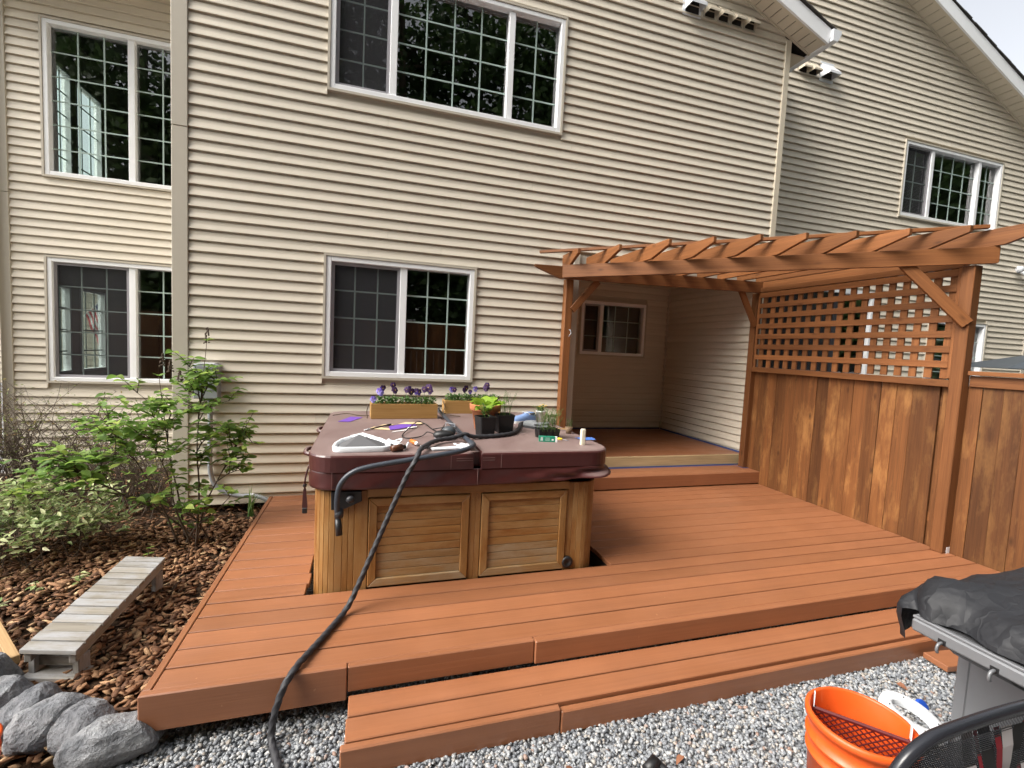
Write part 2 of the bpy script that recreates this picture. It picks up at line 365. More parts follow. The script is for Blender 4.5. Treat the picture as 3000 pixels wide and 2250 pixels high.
# ------------------------------------------------------------------ house
HOUSE = thing('house', (3.0, 0.6, 0.0), 'tan vinyl sided two storey house with white framed grid windows and a recessed porch', 'house')
E_ = 0.1; PH = 0.038
def plank_x(par, x0, x1, z, Y, mat='vinyl_siding', mb=None, zt=None):
    dy = RN.uniform(-0.0012, 0.0012); dz = RN.uniform(-0.001, 0.001); d2 = RN.uniform(-0.0012, 0.0012); zt = z+E_ if zt is None else zt
    k = (zt-z)/E_
    def pr(x, dy, dz): return [(x, Y-0.002, zt+0.004), (x, Y-0.0021, zt-0.015*k), (x, Y-0.016, zt-0.018*k), (x, Y-0.0210+dy, z+0.048*k), (x, Y-0.0315+dy, z+0.009+dz), (x, Y-0.0325+dy, z+dz), (x, Y-0.002, z+dz)]
    a, b = pr(x0, dy, dz), pr(x1, d2, dz*0.5); n = 7
    fs = [tuple(range(n)), tuple(range(2*n-1, n-1, -1))]+[(i, i+n, (i+1) % n+n, (i+1) % n) for i in range(n)]
    if mb is not None: mb.add(a+b, fs); return
    m = MB().add(a+b, fs); return m.build('siding_plank', mat, par)
def plank_y(par, y0, y1, z, Xf, sgn, mb=None):
    dy = RN.uniform(-0.001, 0.001)
    def pr(y): return [(Xf+sgn*0.002, y, z+E_+0.004), (Xf+sgn*0.0021, y, z+E_-0.013), (Xf+sgn*0.015, y, z+E_-0.016), (Xf+sgn*(0.0195+dy), y, z+0.050), (Xf+sgn*(0.0290+dy), y, z+0.010), (Xf+sgn*(0.0300+dy), y, z), (Xf+sgn*0.002, y, z)]
    a, b = pr(y0), pr(y1); n = 7
    fs = [tuple(range(n)), tuple(range(2*n-1, n-1, -1))]+[(i, i+n, (i+1) % n+n, (i+1) % n) for i in range(n)]
    if sgn > 0: fs = [tuple(reversed(f)) for f in fs]
    if mb is not None: mb.add(a+b, fs); return
    return MB().add(a+b, fs).build('siding_plank', 'vinyl_siding', par)
def wall_slab(rects, Y, th=0.12):
    m = MB()
    for x0, x1, z0, z1 in rects: m.box((x0, Y, z0), (x1, Y+th, z1))
    return m
def courses(z0, z1):
    k = math.floor((z0-PH)/E_); z = PH+k*E_; out = []
    while z < z1-0.02:
        out.append(z); z += E_
    return out
def segs(x0, x1, z, holes):
    s = [(x0, x1)]
    for h in holes:
        if h[2]-0.03 < z+E_*0.5 < h[3]+0.03:
            n = []
            for a, b in s:
                if h[1] <= a or h[0] >= b: n.append((a, b)); continue
                if h[0]-a > 0.02: n.append((a, h[0]))
                if b-h[1] > 0.02: n.append((h[1], b))
            s = n
    return s
W1 = (1.156, 3.598, 3.978, 5.221); W2 = (1.156, 2.699, 1.192, 2.433)
W3 = (-2.09, -0.30, 3.325, 5.112); W4 = (-2.09, -0.30, 0.905, 2.421)
W5 = (4.90, 6.15, 1.537, 2.465); W6 = (9.83, 12.28, 4.06, 5.29); W7 = (10.82, 12.345, 1.20, 2.466); DR = (6.95, 9.56, 0.15, 2.80)
YL, YR, YB = 1.95, 0.66, 2.045
RX = 6.989; RZ = 5.589; RS = 0.3857      # rake of the near gable
# ---- near wall
wa = wall_slab(rect_minus(-0.105, 6.68, -0.05, 5.60, [W1, W2, (3.91, 6.60, -0.2, 2.70)]), 0.0)
wa.prism([(-0.105, 0, 5.60), (6.68, 0, 5.60), (6.68, 0, RZ+(RX-6.68)*RS), (3.29, 0, RZ+(RX-3.29)*RS), (-0.105, 0, 5.72)], (0, 0.12, 0))
wa.box((-0.105, 0.12, -0.05), (0.02, YL, 5.6)); wa.box((6.60, 0.12, 2.75), (6.68, YR+0.1, 5.72))
WA = wa.build('wall', 'trim_taupe', HOUSE)
for z in courses(-0.05, 6.2):
    x1 = 6.60 if z > 2.66 else 3.835
    if z+E_*0.6 > RZ: x1 = min(x1, RX-(z+E_*0.4-RZ)/RS+0.12)
    if x1 < 0.3: continue
    for a, b in segs(0.0, x1, z, [W1, W2]):
        L = b-a; cut = []
        if L > 3.6: cut = [a+L*RN.uniform(0.25, 0.75)]
        pts = [a]+cut+[b]
        for i in range(len(pts)-1): plank_x(WA, pts[i], pts[i+1]-(0.0015 if i < len(pts)-2 else 0), z, 0.0)
# ---- porch recess (back wall, right side wall, left side wall, ceiling)
pb = wall_slab(rect_minus(3.78, 6.72, 0.0, 2.85, [W5]), YB)
PBW = pb.build('wall', 'trim_taupe', HOUSE)
for z in courses(0.30, 2.75):
    for a, b in segs(3.91, 6.555, z, [W5]): plank_x(PBW, a, b, z, YB, zt=min(z+E_, 2.748))
ps = MB().box((6.60, 0.0, 0.0), (6.66, YB, 2.70)); PSW = ps.build('wall', 'trim_taupe', HOUSE)
for z in courses(0.30, 2.72): plank_y(PSW, 0.09, YB-0.045, z, 6.60, -1)
pl = MB().box((3.79, 0.12, 0.0), (3.88, YB, 2.75))
for z in courses(0.30, 2.72): plank_y(None, 0.02, YB-0.012, z, 3.88, 1, mb=pl)
tag(pl.build('wall', 'vinyl_siding', HOUSE), kind='stuff')
MB().box((3.79, 0.121, 2.751), (6.66, YB, 2.80)).build('porch_ceiling', 'trim_cream', HOUSE)
MB().box((6.555, YB-0.045, 0.31), (6.598, YB-0.001, 2.75)).build('corner_board', 'trim_taupe', HOUSE)
MB().box((3.91, 0.045, 0.20), (6.60, YB, 0.305)).build('porch_floor', 'deck_stain', HOUSE)
board('edge_board', (3.95, 0.030, 0.237), (6.585, 0.030, 0.237), 0.028, 0.132, 'raw_board', HOUSE)
# ---- left wall, set back
wl = wall_slab(rect_minus(-2.50, 0.02, -0.25, 5.60, [W3, W4]), YL); 
SW = [(2.84, 3.18, 3.30, 5.04), (3.29, 3.96, 3.30, 5.04), (2.77, 3.09, 0.95, 2.15), (3.30, 4.00, 0.95, 2.15)]
for a, b, c, d in rect_minus(YL+0.12, 8.0, -0.25, 5.6, SW): wl.box((-2.50, a, c), (-2.42, b, d))
WL = wl.build('wall', 'trim_taupe', HOUSE)
for z in courses(-0.02, 5.55):
    for a, b in segs(-2.405, -0.11, z, [W3, W4]): plank_x(WL, a, b, z, YL)
# ---- far right wall
GP = 7.9
def rR(x): return 7.341-0.4217*(x-9.458)
wr = wall_slab(rect_minus(6.68, 13.55, -0.05, 5.60, [W6, W7, DR]), YR)
wr.prism([(6.68, YR, 5.60), (13.55, YR, 5.60), (GP, YR, rR(GP)), (6.68, YR, rR(GP)-0.5)], (0, 0.12, 0))
WR = wr.build('wall', 'trim_taupe', HOUSE)
sr = MB()
for z in courses(0.0, 8.0):
    x1 = 13.45
    if z+E_*0.4 > rR(13.45): x1 = 9.458-(z+E_*0.4-7.341)/0.4217+0.14
    if x1 < 6.8: continue
    for a, b in segs(6.70, x1, z, [W6, W7, DR]):
        c = a+(b-a)*RN.uniform(0.2, 0.8) if b-a > 2 else b
        plank_x(None, a, c, z, YR, mb=sr)
        if c < b: plank_x(None, c+0.0015, b, z, YR, mb=sr)
tag(sr.build('siding', 'vinyl_siding', WR), kind='stuff')
# ---- corner boards
def cboard(a, b, mat='trim_taupe'): return MB().box(a, b).build('corner_board', mat, HOUSE, bevel=0.004)
cboard((-0.130, -0.040, 3.425), (-0.002, 0.03, 5.75)); cboard((-0.130, -0.038, -0.06), (-0.002, 0.03, 3.420))
cboard((6.600, -0.040, 2.66), (6.685, 0.02, RZ+(RX-6.685)*RS-0.02), 'trim_cream')
cboard((3.837, -0.038, 0.0), (3.912, 0.14, 2.70)); cboard((6.565, -0.03, 0.31), (6.672, 0.088, 2.69)); cboard((3.915, -0.015, 2.602), (6.58, 0.115, 2.699))
cboard((-2.515, YL-0.040, 3.10), (-2.407, YL+0.03, 5.55)); cboard((-2.515, YL-0.038, -0.2), (-2.407, YL+0.03, 3.096))
cboard((13.455, YR-0.040, -0.05), (13.56, YR+0.03, 5.6)); cboard((6.69, YR-0.024, 2.80), (6.735, YR-0.001, 5.7))
# ---- windows
def window(hole, Y, panels, outer=0.022, fw=0.048, mull=0.07, screens=(), room=3.0, roomholes=None, far=None, dark=False, blind=None, openleft=False):
    x0, x1, z0, z1 = hole
    M = Matrix.Translation(((x0+x1)/2, Y, z0))
    w = bpy.data.objects.new('window', None); w.empty_display_size = 0.1; reg(w, HOUSE, M)
    def ring(mb, a, b, c, d, t, ya, yb):
        mb.box((a, ya, c), (a+t, yb, d)); mb.box((b-t, ya, c), (b, yb, d)); mb.box((a+t, ya, c), (b-t, yb, c+t)); mb.box((a+t, ya, d-t), (b-t, yb, d)); return mb
    ring(MB(), x0, x1, z0, z1, outer, Y-0.046, Y+0.02).build('casing', 'trim_taupe', w)
    o = outer+0.001
    ring(MB(), x0+o, x1-o, z0+o, z1-o, fw, Y-0.038, Y+0.10).build('frame', 'white_vinyl', w, bevel=0.004)
    ix0, ix1, iz0, iz1 = x0+o+fw, x1-o-fw, z0+o+fw, z1-o-fw
    bounds = [ix0]+[p[0] for p in panels[:-1]]+[ix1]
    for i, (xe, cols, rows) in enumerate(panels):
        a = bounds[i]+(mull/2 if i else 0); b = bounds[i+1]-(mull/2 if i < len(panels)-1 else 0)
        if i < len(panels)-1:
            MB().box((bounds[i+1]-mull/2, Y-0.020, iz0-0.001), (bounds[i+1]+mull/2, Y+0.09, iz1+0.001)).build('mullion', 'white_vinyl', w, bevel=0.004)
        s = i in screens
        if s:
            ring(MB(), a+0.001, b-0.001, iz0+0.001, iz1-0.001, 0.030, Y-0.004, Y+0.012).build('screen_frame', 'screen_frame', w)
            mesh_obj('insect_screen', [(a+.03, 0, iz0+.03), (b-.03, 0, iz0+.03), (b-.03, 0, iz1-.03), (a+.03, 0, iz1-.03)], [(0, 1, 2, 3)], 'insect_screen', w, Matrix.Translation((0, Y+0.004, 0)))
        mesh_obj('pane', [(a, 0, iz0), (b, 0, iz0), (b, 0, iz1), (a, 0, iz1)], [(0, 1, 2, 3)], 'window_glass', w, Matrix.Translation((0, Y+0.045, 0)))
        gw = 0.0075
        for k in range(1, cols):
            x = a+(b-a)*k/cols; MB().box((x-gw, Y+0.037, iz0), (x+gw, Y+0.043, iz1)).build('grille_bar', 'grille', w)
        for k in range(1, rows):
            z = iz0+(iz1-iz0)*k/rows; MB().box((a, Y+0.0375, z-gw), (b, Y+0.0425, z+gw)).build('grille_bar', 'grille', w)
    if blind:
        m = MB(); z = iz0
        while z < iz0+(iz1-iz0)*blind:
            m.prism([(ix0, Y+0.075, z), (ix0, Y+0.10, z+0.018), (ix0, Y+0.102, z+0.017), (ix0, Y+0.077, z-0.001)], (ix1-ix0, 0, 0)); z += 0.022
        tag(m.build('blind', 'blind', w), kind='stuff')
    if room:
        rx0, rx1, rz0, rz1, ry = x0-0.9, x1+0.9, z0-0.75, z1+0.35, Y+room
        if roomholes: rx0, rx1, rz0, rz1 = roomholes[0]
        m = MB(); ya = Y+0.12
        m.add([(rx0, ya, rz0), (rx1, ya, rz0), (rx1, ry, rz0), (rx0, ry, rz0)], [(0, 1, 2, 3)]); m.add([(rx0, ya, rz1), (rx1, ya, rz1), (rx1, ry, rz1), (rx0, ry, rz1)], [(3, 2, 1, 0)])
        if not openleft: m.add([(rx0, ya, rz0), (rx0, ry, rz0), (rx0, ry, rz1), (rx0, ya, rz1)], [(0, 1, 2, 3)])
        m.add([(rx1, ya, rz0), (rx1, ry, rz0), (rx1, ry, rz1), (rx1, ya, rz1)], [(3, 2, 1, 0)])
        if far is None: m.add([(rx0, ry, rz0), (rx1, ry, rz0), (rx1, ry, rz1), (rx0, ry, rz1)], [(0, 1, 2, 3)])
        else:
            for a, b, c, d in rect_minus(rx0, rx1, rz0, rz1, far): m.box((a, ry, c), (b, ry+0.1, d))
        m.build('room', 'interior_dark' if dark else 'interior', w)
    return w
w1 = window(W1, 0.0, [(1.767, 2, 4), (2.977, 4, 4), (0, 2, 4)], screens=(0,), dark=True)
w2 = window(W2, 0.0, [(1.932, 3, 4), (0, 3, 4)], screens=(0,), dark=True)
w3 = window(W3, YL, [(-1.215, 3, 6), (0, 3, 6)], room=4.0, roomholes=[(-2.42, -0.2, 3.0, 5.55)], openleft=True, dark=True)
w4 = window(W4, YL, [(-1.225, 3, 5), (0, 3, 5)], screens=(0,), room=4.0, roomholes=[(-2.42, -0.2, 0.3, 2.9)], openleft=True, dark=True)
w5 = window(W5, YB, [(5.30, 1, 3), (0, 3, 3)], screens=(0,), dark=True, mull=0.06)
w6 = window(W6, YR, [(10.52, 2, 4), (11.70, 4, 4), (0, 2, 4)], screens=(0,), blind=0.72)
w7 = window(W7, YR, [(0, 2, 4)], blind=0.95)
# side windows of the set back wing, seen through the rooms
for (y0, y1, z0, z1), nc, nr in zip(SW, (2, 3, 2, 3), (6, 6, 4, 4)):
    w = bpy.data.objects.new('window', None); reg(w, HOUSE, Matrix.Translation((-2.46, (y0+y1)/2, z0)))
    m = MB()
    for a, b, c, d in ((y0, y0+.03, z0, z1), (y1-.03, y1, z0, z1), (y0+.03, y1-.03, z0, z0+.03), (y0+.03, y1-.03, z1-.03, z1)): m.box((-2.51, a, c), (-2.415, b, d))
    m.build('frame', 'white_vinyl', w)
    for k in range(1, nc): y = y0+(y1-y0)*k/nc; MB().box((-2.468, y-.009, z0+.03), (-2.460, y+.009, z1-.03)).build('grille_bar', 'grille', w)
    for k in range(1, nr): z = z0+(z1-z0)*k/nr; MB().box((-2.4675, y0+.03, z-.009), (-2.4605, y1-.03, z+.009)).build('grille_bar', 'grille', w)
    mesh_obj('pane', [(-2.475, y0+.03, z0+.03), (-2.475, y1-.03, z0+.03), (-2.475, y1-.03, z1-.03), (-2.475, y0+.03, z1-.03)], [(0, 1, 2, 3)], 'window_glass', w)
# patio door behind the lattice
d = bpy.data.objects.new('patio_door', None); reg(d, HOUSE, Matrix.Translation((8.2, YR, 0.15)))
m = MB(); x0, x1, z0, z1 = DR
m.box((x0, YR-0.03, z0), (x0+0.07, YR+0.1, z1)); m.box((x1-0.10, YR-0.03, z0), (x1, YR+0.1, z1)); m.box((x0+.07, YR-0.03, z1-0.07), (x1-.10, YR+0.1, z1)); m.box((x0+.07, YR-0.03, z0), (x1-.10, YR+0.1, z0+0.06)); 
m.build('frame', 'white_vinyl', d)
mesh_obj('pane', [(x0+.07, 0, z0+.06), (x1-.1, 0, z0+.06), (x1-.1, 0, z1-.07), (x0+.07, 0, z1-.07)], [(0, 1, 2, 3)], 'window_glass', d, Matrix.Translation((0, YR+0.05, 0)))
MB().box((8.70, YR-0.01, z0+.06), (8.77, YR+0.09, z1-.07)).build('mullion', 'dark_rubber', d)
mesh_obj('insect_screen', [(x0+.07, 0, z0+.06), (8.70, 0, z0+.06), (8.70, 0, z1-.07), (x0+.07, 0, z1-.07)], [(0, 1, 2, 3)], 'insect_screen', d, Matrix.Translation((0, YR+0.02, 0)))
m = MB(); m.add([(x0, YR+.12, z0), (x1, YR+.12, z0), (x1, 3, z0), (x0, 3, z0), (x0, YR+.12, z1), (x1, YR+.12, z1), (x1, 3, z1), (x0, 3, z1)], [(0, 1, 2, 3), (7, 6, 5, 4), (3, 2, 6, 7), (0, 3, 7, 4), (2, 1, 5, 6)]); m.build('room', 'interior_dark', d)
# ---- roofs
def rake(xa, za, xb, zb, y_wall, y_out, fh, name_mat='trim_cream', panels=0.125, back=6.0, roof_t=0.05):
    """sloped soffit made of panels, white fascia, shingled deck; runs from (xa,za) low end to (xb,zb)"""
    r = bpy.data.objects.new('roof', None); reg(r, HOUSE, Matrix.Translation((xa, y_wall, za)))
    d = Vector((xb-xa, 0, zb-za)); L = d.length; d.normalize(); nrm = Vector((-d.z, 0, d.x)) if d.x > 0 else Vector((d.z, 0, -d.x))
    n = int(L/panels); A = Vector((xa, 0, za))
    for k in range(min(n, 40)):
        a = A+d*(k*panels+0.005); b = A+d*((k+1)*panels-0.005)
        poly = [Vector((a.x, y_out+0.04, a.z)), Vector((b.x, y_out+0.04, b.z)), Vector((b.x, y_wall-0.02, b.z)), Vector((a.x, y_wall-0.02, a.z))]
        MB().prism(poly, nrm*0.012).build('soffit_panel', name_mat, r)
    B = A+d*L
    m = MB(); m.prism([Vector((A.x, y_out+0.03, A.z))+nrm*0.014, Vector((B.x, y_out+0.03, B.z))+nrm*0.014, Vector((B.x, back, B.z))+nrm*0.014, Vector((A.x, back, A.z))+nrm*0.014], nrm*(fh-0.03)); m.build('roof_deck', 'dark_gap', r)
    MB().prism([Vector((A.x, y_wall-0.045, A.z))-nrm*0.012, Vector((B.x, y_wall-0.045, B.z))-nrm*0.012, Vector((B.x, y_wall-0.021, B.z))-nrm*0.012, Vector((A.x, y_wall-0.021, A.z))-nrm*0.012], nrm*0.03).build('frieze_trim', name_mat, r)
    MB().prism([Vector((A.x, y_out+0.028, A.z))-nrm*0.014, Vector((B.x, y_out+0.028, B.z))-nrm*0.014, Vector((B.x, y_out+0.060, B.z))-nrm*0.014, Vector((A.x, y_out+0.060, A.z))-nrm*0.014], nrm*0.026).build('fascia_lip', name_mat, r)
    MB().prism([Vector((A.x, y_out, A.z))-nrm*0.016, Vector((B.x, y_out, B.z))-nrm*0.016, Vector((B.x, y_out+0.027, B.z))-nrm*0.016, Vector((A.x, y_out+0.027, A.z))-nrm*0.016], nrm*fh).build('fascia', 'white_vinyl', r)
    m = MB()
    for k in range(int(L/0.14)+1):
        a = A+d*(k*0.14-0.03)+nrm*(fh-0.004); b = A+d*min(k*0.14+0.16, L)+nrm*(fh-0.004)
        j = RN.uniform(-0.006, 0.006)
        m.prism([Vector((a.x, y_out-0.02+j, a.z))+nrm*0.006, Vector((b.x, y_out-0.02+j, b.z)), Vector((b.x, back, b.z)), Vector((a.x, back, a.z))+nrm*0.006], nrm*0.014)
    tag(m.build('shingles', 'shingle', r), kind='stuff')
    return r
ra = rake(RX, RZ, 3.29, RZ+(RX-3.29)*RS, 0.0, -0.30, 0.175, back=4.0)
MB().prism([(-0.5, 0.0, 5.55), (3.29, 0.0, RZ+(RX-3.29)*RS), (3.29, 0.0, RZ+(RX-3.29)*RS+0.17), (-0.5, 0.0, 5.72)], (0, 4.0, 0)).build('roof_slope', 'shingle', ra)
# eave return, side soffit, gutter with open end and a downspout elbow
MB().box((6.69, 0.03, RZ-0.012), (6.985, YR-0.03, RZ+0.0)).build('eave_soffit', 'trim_cream', ra)
MB().box((6.99, -0.285, RZ-0.010), (7.015, YR-0.02, RZ+0.15)).build('eave_fascia', 'white_vinyl', ra)
gp = [(7.018, RZ+0.15), (7.018, RZ+0.01), (7.10, RZ+0.01), (7.115, RZ+0.06), (7.15, RZ+0.10), (7.15, RZ+0.145), (7.144, RZ+0.145), (7.144, RZ+0.104), (7.108, RZ+0.066), (7.094, RZ+0.018), (7.026, RZ+0.018), (7.026, RZ+0.15)]
m = MB(); a = [(x, -0.33, z) for x, z in gp]; b = [(x, YR-0.03, z) for x, z in gp]; n = len(gp)
m.add(a+b, [(i, i+n, (i+1) % n+n, (i+1) % n) for i in range(n)]); m.prism([(7.02, -0.333, RZ+0.15), (7.02, -0.333, RZ+0.01), (7.10, -0.333, RZ+0.01), (7.15, -0.333, RZ+0.10), (7.15, -0.333, RZ+0.145)], (0, 0.004, 0)); m.build('gutter', 'metal_white', ra)
pipe('downspout', spline([(7.06, 0.42, RZ), (7.06, 0.42, RZ-0.10), (6.98, 0.46, RZ-0.22), (6.80, 0.55, RZ-0.36), (6.775, 0.58, RZ-0.50), (6.775, 0.58, 3.0), (6.775, 0.58, 0.1)], 6), 0.036, 'metal_grey', ra)
rr = rake(13.9, rR(13.9), GP, rR(GP), YR, 0.33, 0.19, panels=0.16)
# left eave over the set back wall
e = bpy.data.objects.new('roof', None); reg(e, HOUSE, Matrix.Translation((-1.2, YL, 5.55)))
for k in range(22): MB().box((-2.9+k*0.125, 1.42, 5.556), (-2.9+k*0.125+0.119, YL, 5.57)).build('soffit_panel', 'trim_cream', e)
MB().box((-2.95, 1.39, 5.54), (-0.14, 1.415, 5.72)).build('fascia', 'white_vinyl', e)
MB().prism([(-2.95, 1.36, 5.721), (-2.95, 1.36, 5.75), (-2.95, 7.0, 7.6), (-2.95, 7.0, 7.4)], (2.8, 0, 0)).build('shingles', 'shingle', e)
pipe('downspout', spline([(-2.60, 1.45, 5.52), (-2.58, 1.60, 5.35), (-2.55, 1.86, 5.15), (-2.55, 1.88, 4.9), (-2.55, 1.88, 3.0), (-2.55, 1.88, 0.1)], 5), 0.038, 'trim_taupe', e)
# ---- exhaust vent hoods
def vent(x, Y, z, w, big=False):
    v = bpy.data.objects.new('exhaust_vent', None); reg(v, HOUSE, Matrix.Translation((x, Y, z)))
    h = w*1.05
    MB().box((x-w/2, Y-0.030, z-h/2), (x+w/2, Y-0.018, z+h/2)).build('flange', 'metal_white' if big else 'trim_taupe', v, bevel=0.003)
    i = w*0.40
    m = MB(); T = z+h*0.40; B = z-h*0.30; D = Y-0.030-w*0.55
    m.add([(x-i, Y-.03, T), (x+i, Y-.03, T), (x+i, D, B+h*.12), (x-i, D, B+h*.12), (x+i, D, B), (x-i, D, B), (x-i, Y-.03, B), (x+i, Y-.03, B)], [(0, 3, 2, 1), (3, 5, 4, 2), (0, 6, 5, 3), (1, 2, 4, 7)]); m.build('hood', 'metal_white' if big else 'trim_cream', v)
    m = MB(); m.add([(x-i*.9, Y-.031, T-.01), (x+i*.9, Y-.031, T-.01), (x+i*.9, Y-.031, B-.02), (x-i*.9, Y-.031, B-.02)], [(0, 3, 2, 1)]); m.build('flap', 'black_plastic', v)
vent(5.17, 0.0, 5.76, 0.26, True)
for k in range(4): vent(5.42+k*0.197, 0.0, 5.75, 0.185)
vent(8.06, YR, 5.94, 0.27, True); vent(7.79, YR, 5.93, 0.19); vent(7.60, YR, 5.93, 0.19)
# ---- flood light on the far wall
f = bpy.data.objects.new('flood_light', None); reg(f, HOUSE, Matrix.Translation((13.0, YR, 3.5)))
MB().lathe([(0, 0), (0.06, 0), (0.065, 0.02), (0.0, 0.03)], n=16).xf(Matrix.Translation((13.02, YR-0.02, 3.5)) @ Matrix.Rotation(rad(90), 4, 'X')).build('base', 'metal_white', f, True)
for dx, dz in ((-0.09, 0.03), (0.07, -0.10)):
    MB().lathe([(0.0, 0), (0.025, 0.0), (0.03, 0.05), (0.055, 0.10), (0.055, 0.115), (0.0, 0.105)], n=14).xf(Matrix.Translation((13.02+dx*0.5, YR-0.05, 3.5+dz*0.5)) @ Matrix.Rotation(rad(115), 4, 'X') @ Matrix.Rotation(rad(-40 if dx < 0 else 30), 4, 'Y')).build('lamp_head', 'metal_white', f, True)
# ---- electrical box with conduit on the near wall
eb = thing('electrical_box', (0.17, -0.02, 0.98), 'grey metal electrical box mounted on the siding behind the green bush', 'electrical box')
MB().box((0.07, -0.14, 0.98), (0.268, -0.021, 1.30)).build('cabinet', 'metal_grey', eb, bevel=0.006)
MB().box((0.08, -0.146, 1.06), (0.258, -0.1405, 1.285)).build('door', 'metal_grey', eb, bevel=0.002)
MB().box((0.16, -0.150, 1.10), (0.18, -0.1465, 1.13)).build('latch', 'black_plastic', eb)
MB().box((0.10, -0.145, 1.30), (0.24, -0.02, 1.31)).build('rain_cap', 'metal_white', eb)
pipe('conduit', spline([(0.185, -0.06, 0.98), (0.185, -0.055, 0.6), (0.182, -0.055, 0.42), (0.19, -0.055, 0.25), (0.23, -0.06, 0.14), (0.32, -0.07, 0.065), (0.44, -0.075, 0.03), (0.56, -0.08, 0.028), (0.66, -0.10, 0.0), (0.74, -0.13, -0.06)], 5), 0.021, 'metal_grey', eb)
pipe('coupling', [(0.53, -0.079, 0.0285), (0.57, -0.081, 0.026)], 0.026, 'metal_white', eb)
# ---- neighbour's house glimpsed left of the corner, with a flag seen through the rooms
nb = thing('neighbour_house', (-9, 16, 0), 'pale sided house standing far behind at the left edge', 'house')
m = MB().box((-16, 14, -0.3), (-3.2, 18, 3.4)); m.build('wall', 'trim_cream', nb)
m = MB()
for k in range(18): m.prism([(-16, 13.995, k*0.19), (-16, 13.97, k*0.19), (-16, 13.99, k*0.19+0.18)], (12.8, 0, 0))
tag(m.build('siding', 'trim_cream', nb), kind='stuff')
MB().prism([(-16.3, 13.6, 3.3), (-16.3, 16, 4.3), (-16.3, 18.4, 3.3), (-16.3, 18.4, 3.5), (-16.3, 16, 4.5), (-16.3, 13.6, 3.5)], (13.4, 0, 0)).build('roof', 'shingle', nb)
fl = thing('flag', (-5.6, 9.0, 1.3), 'red and white striped flag with blue canton on a slanted pole seen through the window', 'flag')
plain('flag_red', (0.45, 0.04, 0.05), 0.8); plain('flag_white', (0.7, 0.7, 0.7), 0.8); plain('flag_blue', (0.03, 0.05, 0.2), 0.8)
FM = Matrix.Translation((-4.63, 9.0, 2.40)) @ Matrix(((.35, 0, .67, 0), (0, 1, 0, 0), (-.94, 0, .74, 0), (0, 0, 0, 1))) @ Matrix.Scale(0.66, 4)
for k in range(13):
    m = MB(); z = -k*0.075; pts = [((0.40 if k < 7 else 0)+(1.2-(0.40 if k < 7 else 0))*j/8) for j in range(9)]
    vs = [(x, 0.05*math.sin(9*x), z) for x in pts]+[(x, 0.05*math.sin(9*x), z-0.075) for x in pts]
    m.add(vs, [(j, j+1, j+10, j+9) for j in range(8)]); m.xf(FM).build('stripe', 'flag_red' if k % 2 == 0 else 'flag_white', fl)
m = MB(); pts = [0.40*j/4 for j in range(5)]; m.add([(x, 0.05*math.sin(9*x), 0) for x in pts]+[(x, 0.05*math.sin(9*x), -0.525) for x in pts], [(j, j+1, j+6, j+5) for j in range(4)]); m.xf(FM).build('canton', 'flag_blue', fl)
pipe('pole', [(-5.6, 9.03, 1.32), (-4.58, 9.03, 2.45)], 0.02, 'white_vinyl', fl)
# ------------------------------------------------------------------ deck
B_ = 0.1429; YF = -2.769
DECK = thing('deck', (3.5, -1.4, GZ), 'low reddish brown stained wooden deck with a long front step', 'deck')
for k in range(20):
    y0 = YF+k*B_; y1 = min(y0+B_-RN.choice((0.006, 0.0075, 0.009, 0.011)), -0.030); yc = (y0+y1)/2; w = y1-y0
    if w < 0.02: continue
    dz = RN.uniform(-0.0015, 0.0015)
    spans = [(0.732, 6.445)] if k < 5 else [(0.732, 1.268+RN.uniform(-0.012, 0.012)), (3.385+RN.uniform(-0.006, 0.006), 6.445)]
    for a, b in spans: board('deck_board', (a, yc, -0.018+dz), (b, yc, -0.018+dz), w, 0.036, 'deck_stain', DECK, bevel=0.003)
for x0, x1, yo, zt, zb in ((0.693, 1.545, -2.812, 0.006, -0.165), (1.548, 2.505, -2.810, 0.004, -0.1262), (2.508, 6.44, -2.822, 0.002, -0.1262)):
    board('fascia_board', (x0, (yo+YF-0.003)/2, (zt+zb)/2), (x1, (yo+YF-0.003)/2, (zt+zb)/2), abs(yo-(YF-0.003)), zt-zb, 'deck_stain', DECK, bevel=0.005)
board('fascia_board', (0.711, -2.768, -0.072), (0.711, -0.035, -0.072), 0.034, 0.148, 'deck_stain', DECK, bevel=0.004)
for yc, w in ((-2.895, 0.138), (-3.037, 0.137)): board('step_board', (1.555+(0.0 if yc > -3 else -0.006), yc, -0.145), (5.75, yc, -0.145), w-0.006, 0.036, 'deck_stain', DECK, bevel=0.004)
board('step_riser', (1.532, -3.128, -0.192), (2.527, -3.128, -0.192), 0.038, 0.128, 'deck_stain', DECK, bevel=0.006)
board('step_riser', (2.530, -3.130, -0.200), (5.77, -3.126, -0.200), 0.038, 0.116, 'deck_stain', DECK, bevel=0.006)
board('step_riser', (5.752, -3.105, -0.205), (5.752, -2.83, -0.205), 0.034, 0.085, 'deck_stain', DECK, bevel=0.004)
for x in (1.0, 2.2, 3.6, 5.0, 6.2): board('joist', (x, -2.76, -0.11), (x, -2.1 if 1.2 < x < 3.4 else -0.05, -0.11), 0.038, 0.14, 'dark_gap', DECK, bevel=0)
board('tub_opening_rim', (3.405, -2.06, -0.10), (3.405, -0.1, -0.10), 0.03, 0.12, 'dark_gap', DECK, bevel=0)
PSTEP = thing('porch_step', (5.2, -0.15, 0.0), 'single wide reddish brown step below the porch floor', 'step')
board('tread_board', (3.62, -0.240, 0.143), (6.455, -0.240, 0.143), 0.150, 0.036, 'deck_stain', PSTEP, bevel=0.004)
board('tread_board', (3.62, -0.073, 0.143), (6.43, -0.073, 0.143), 0.176, 0.036, 'deck_stain', PSTEP, bevel=0.004)
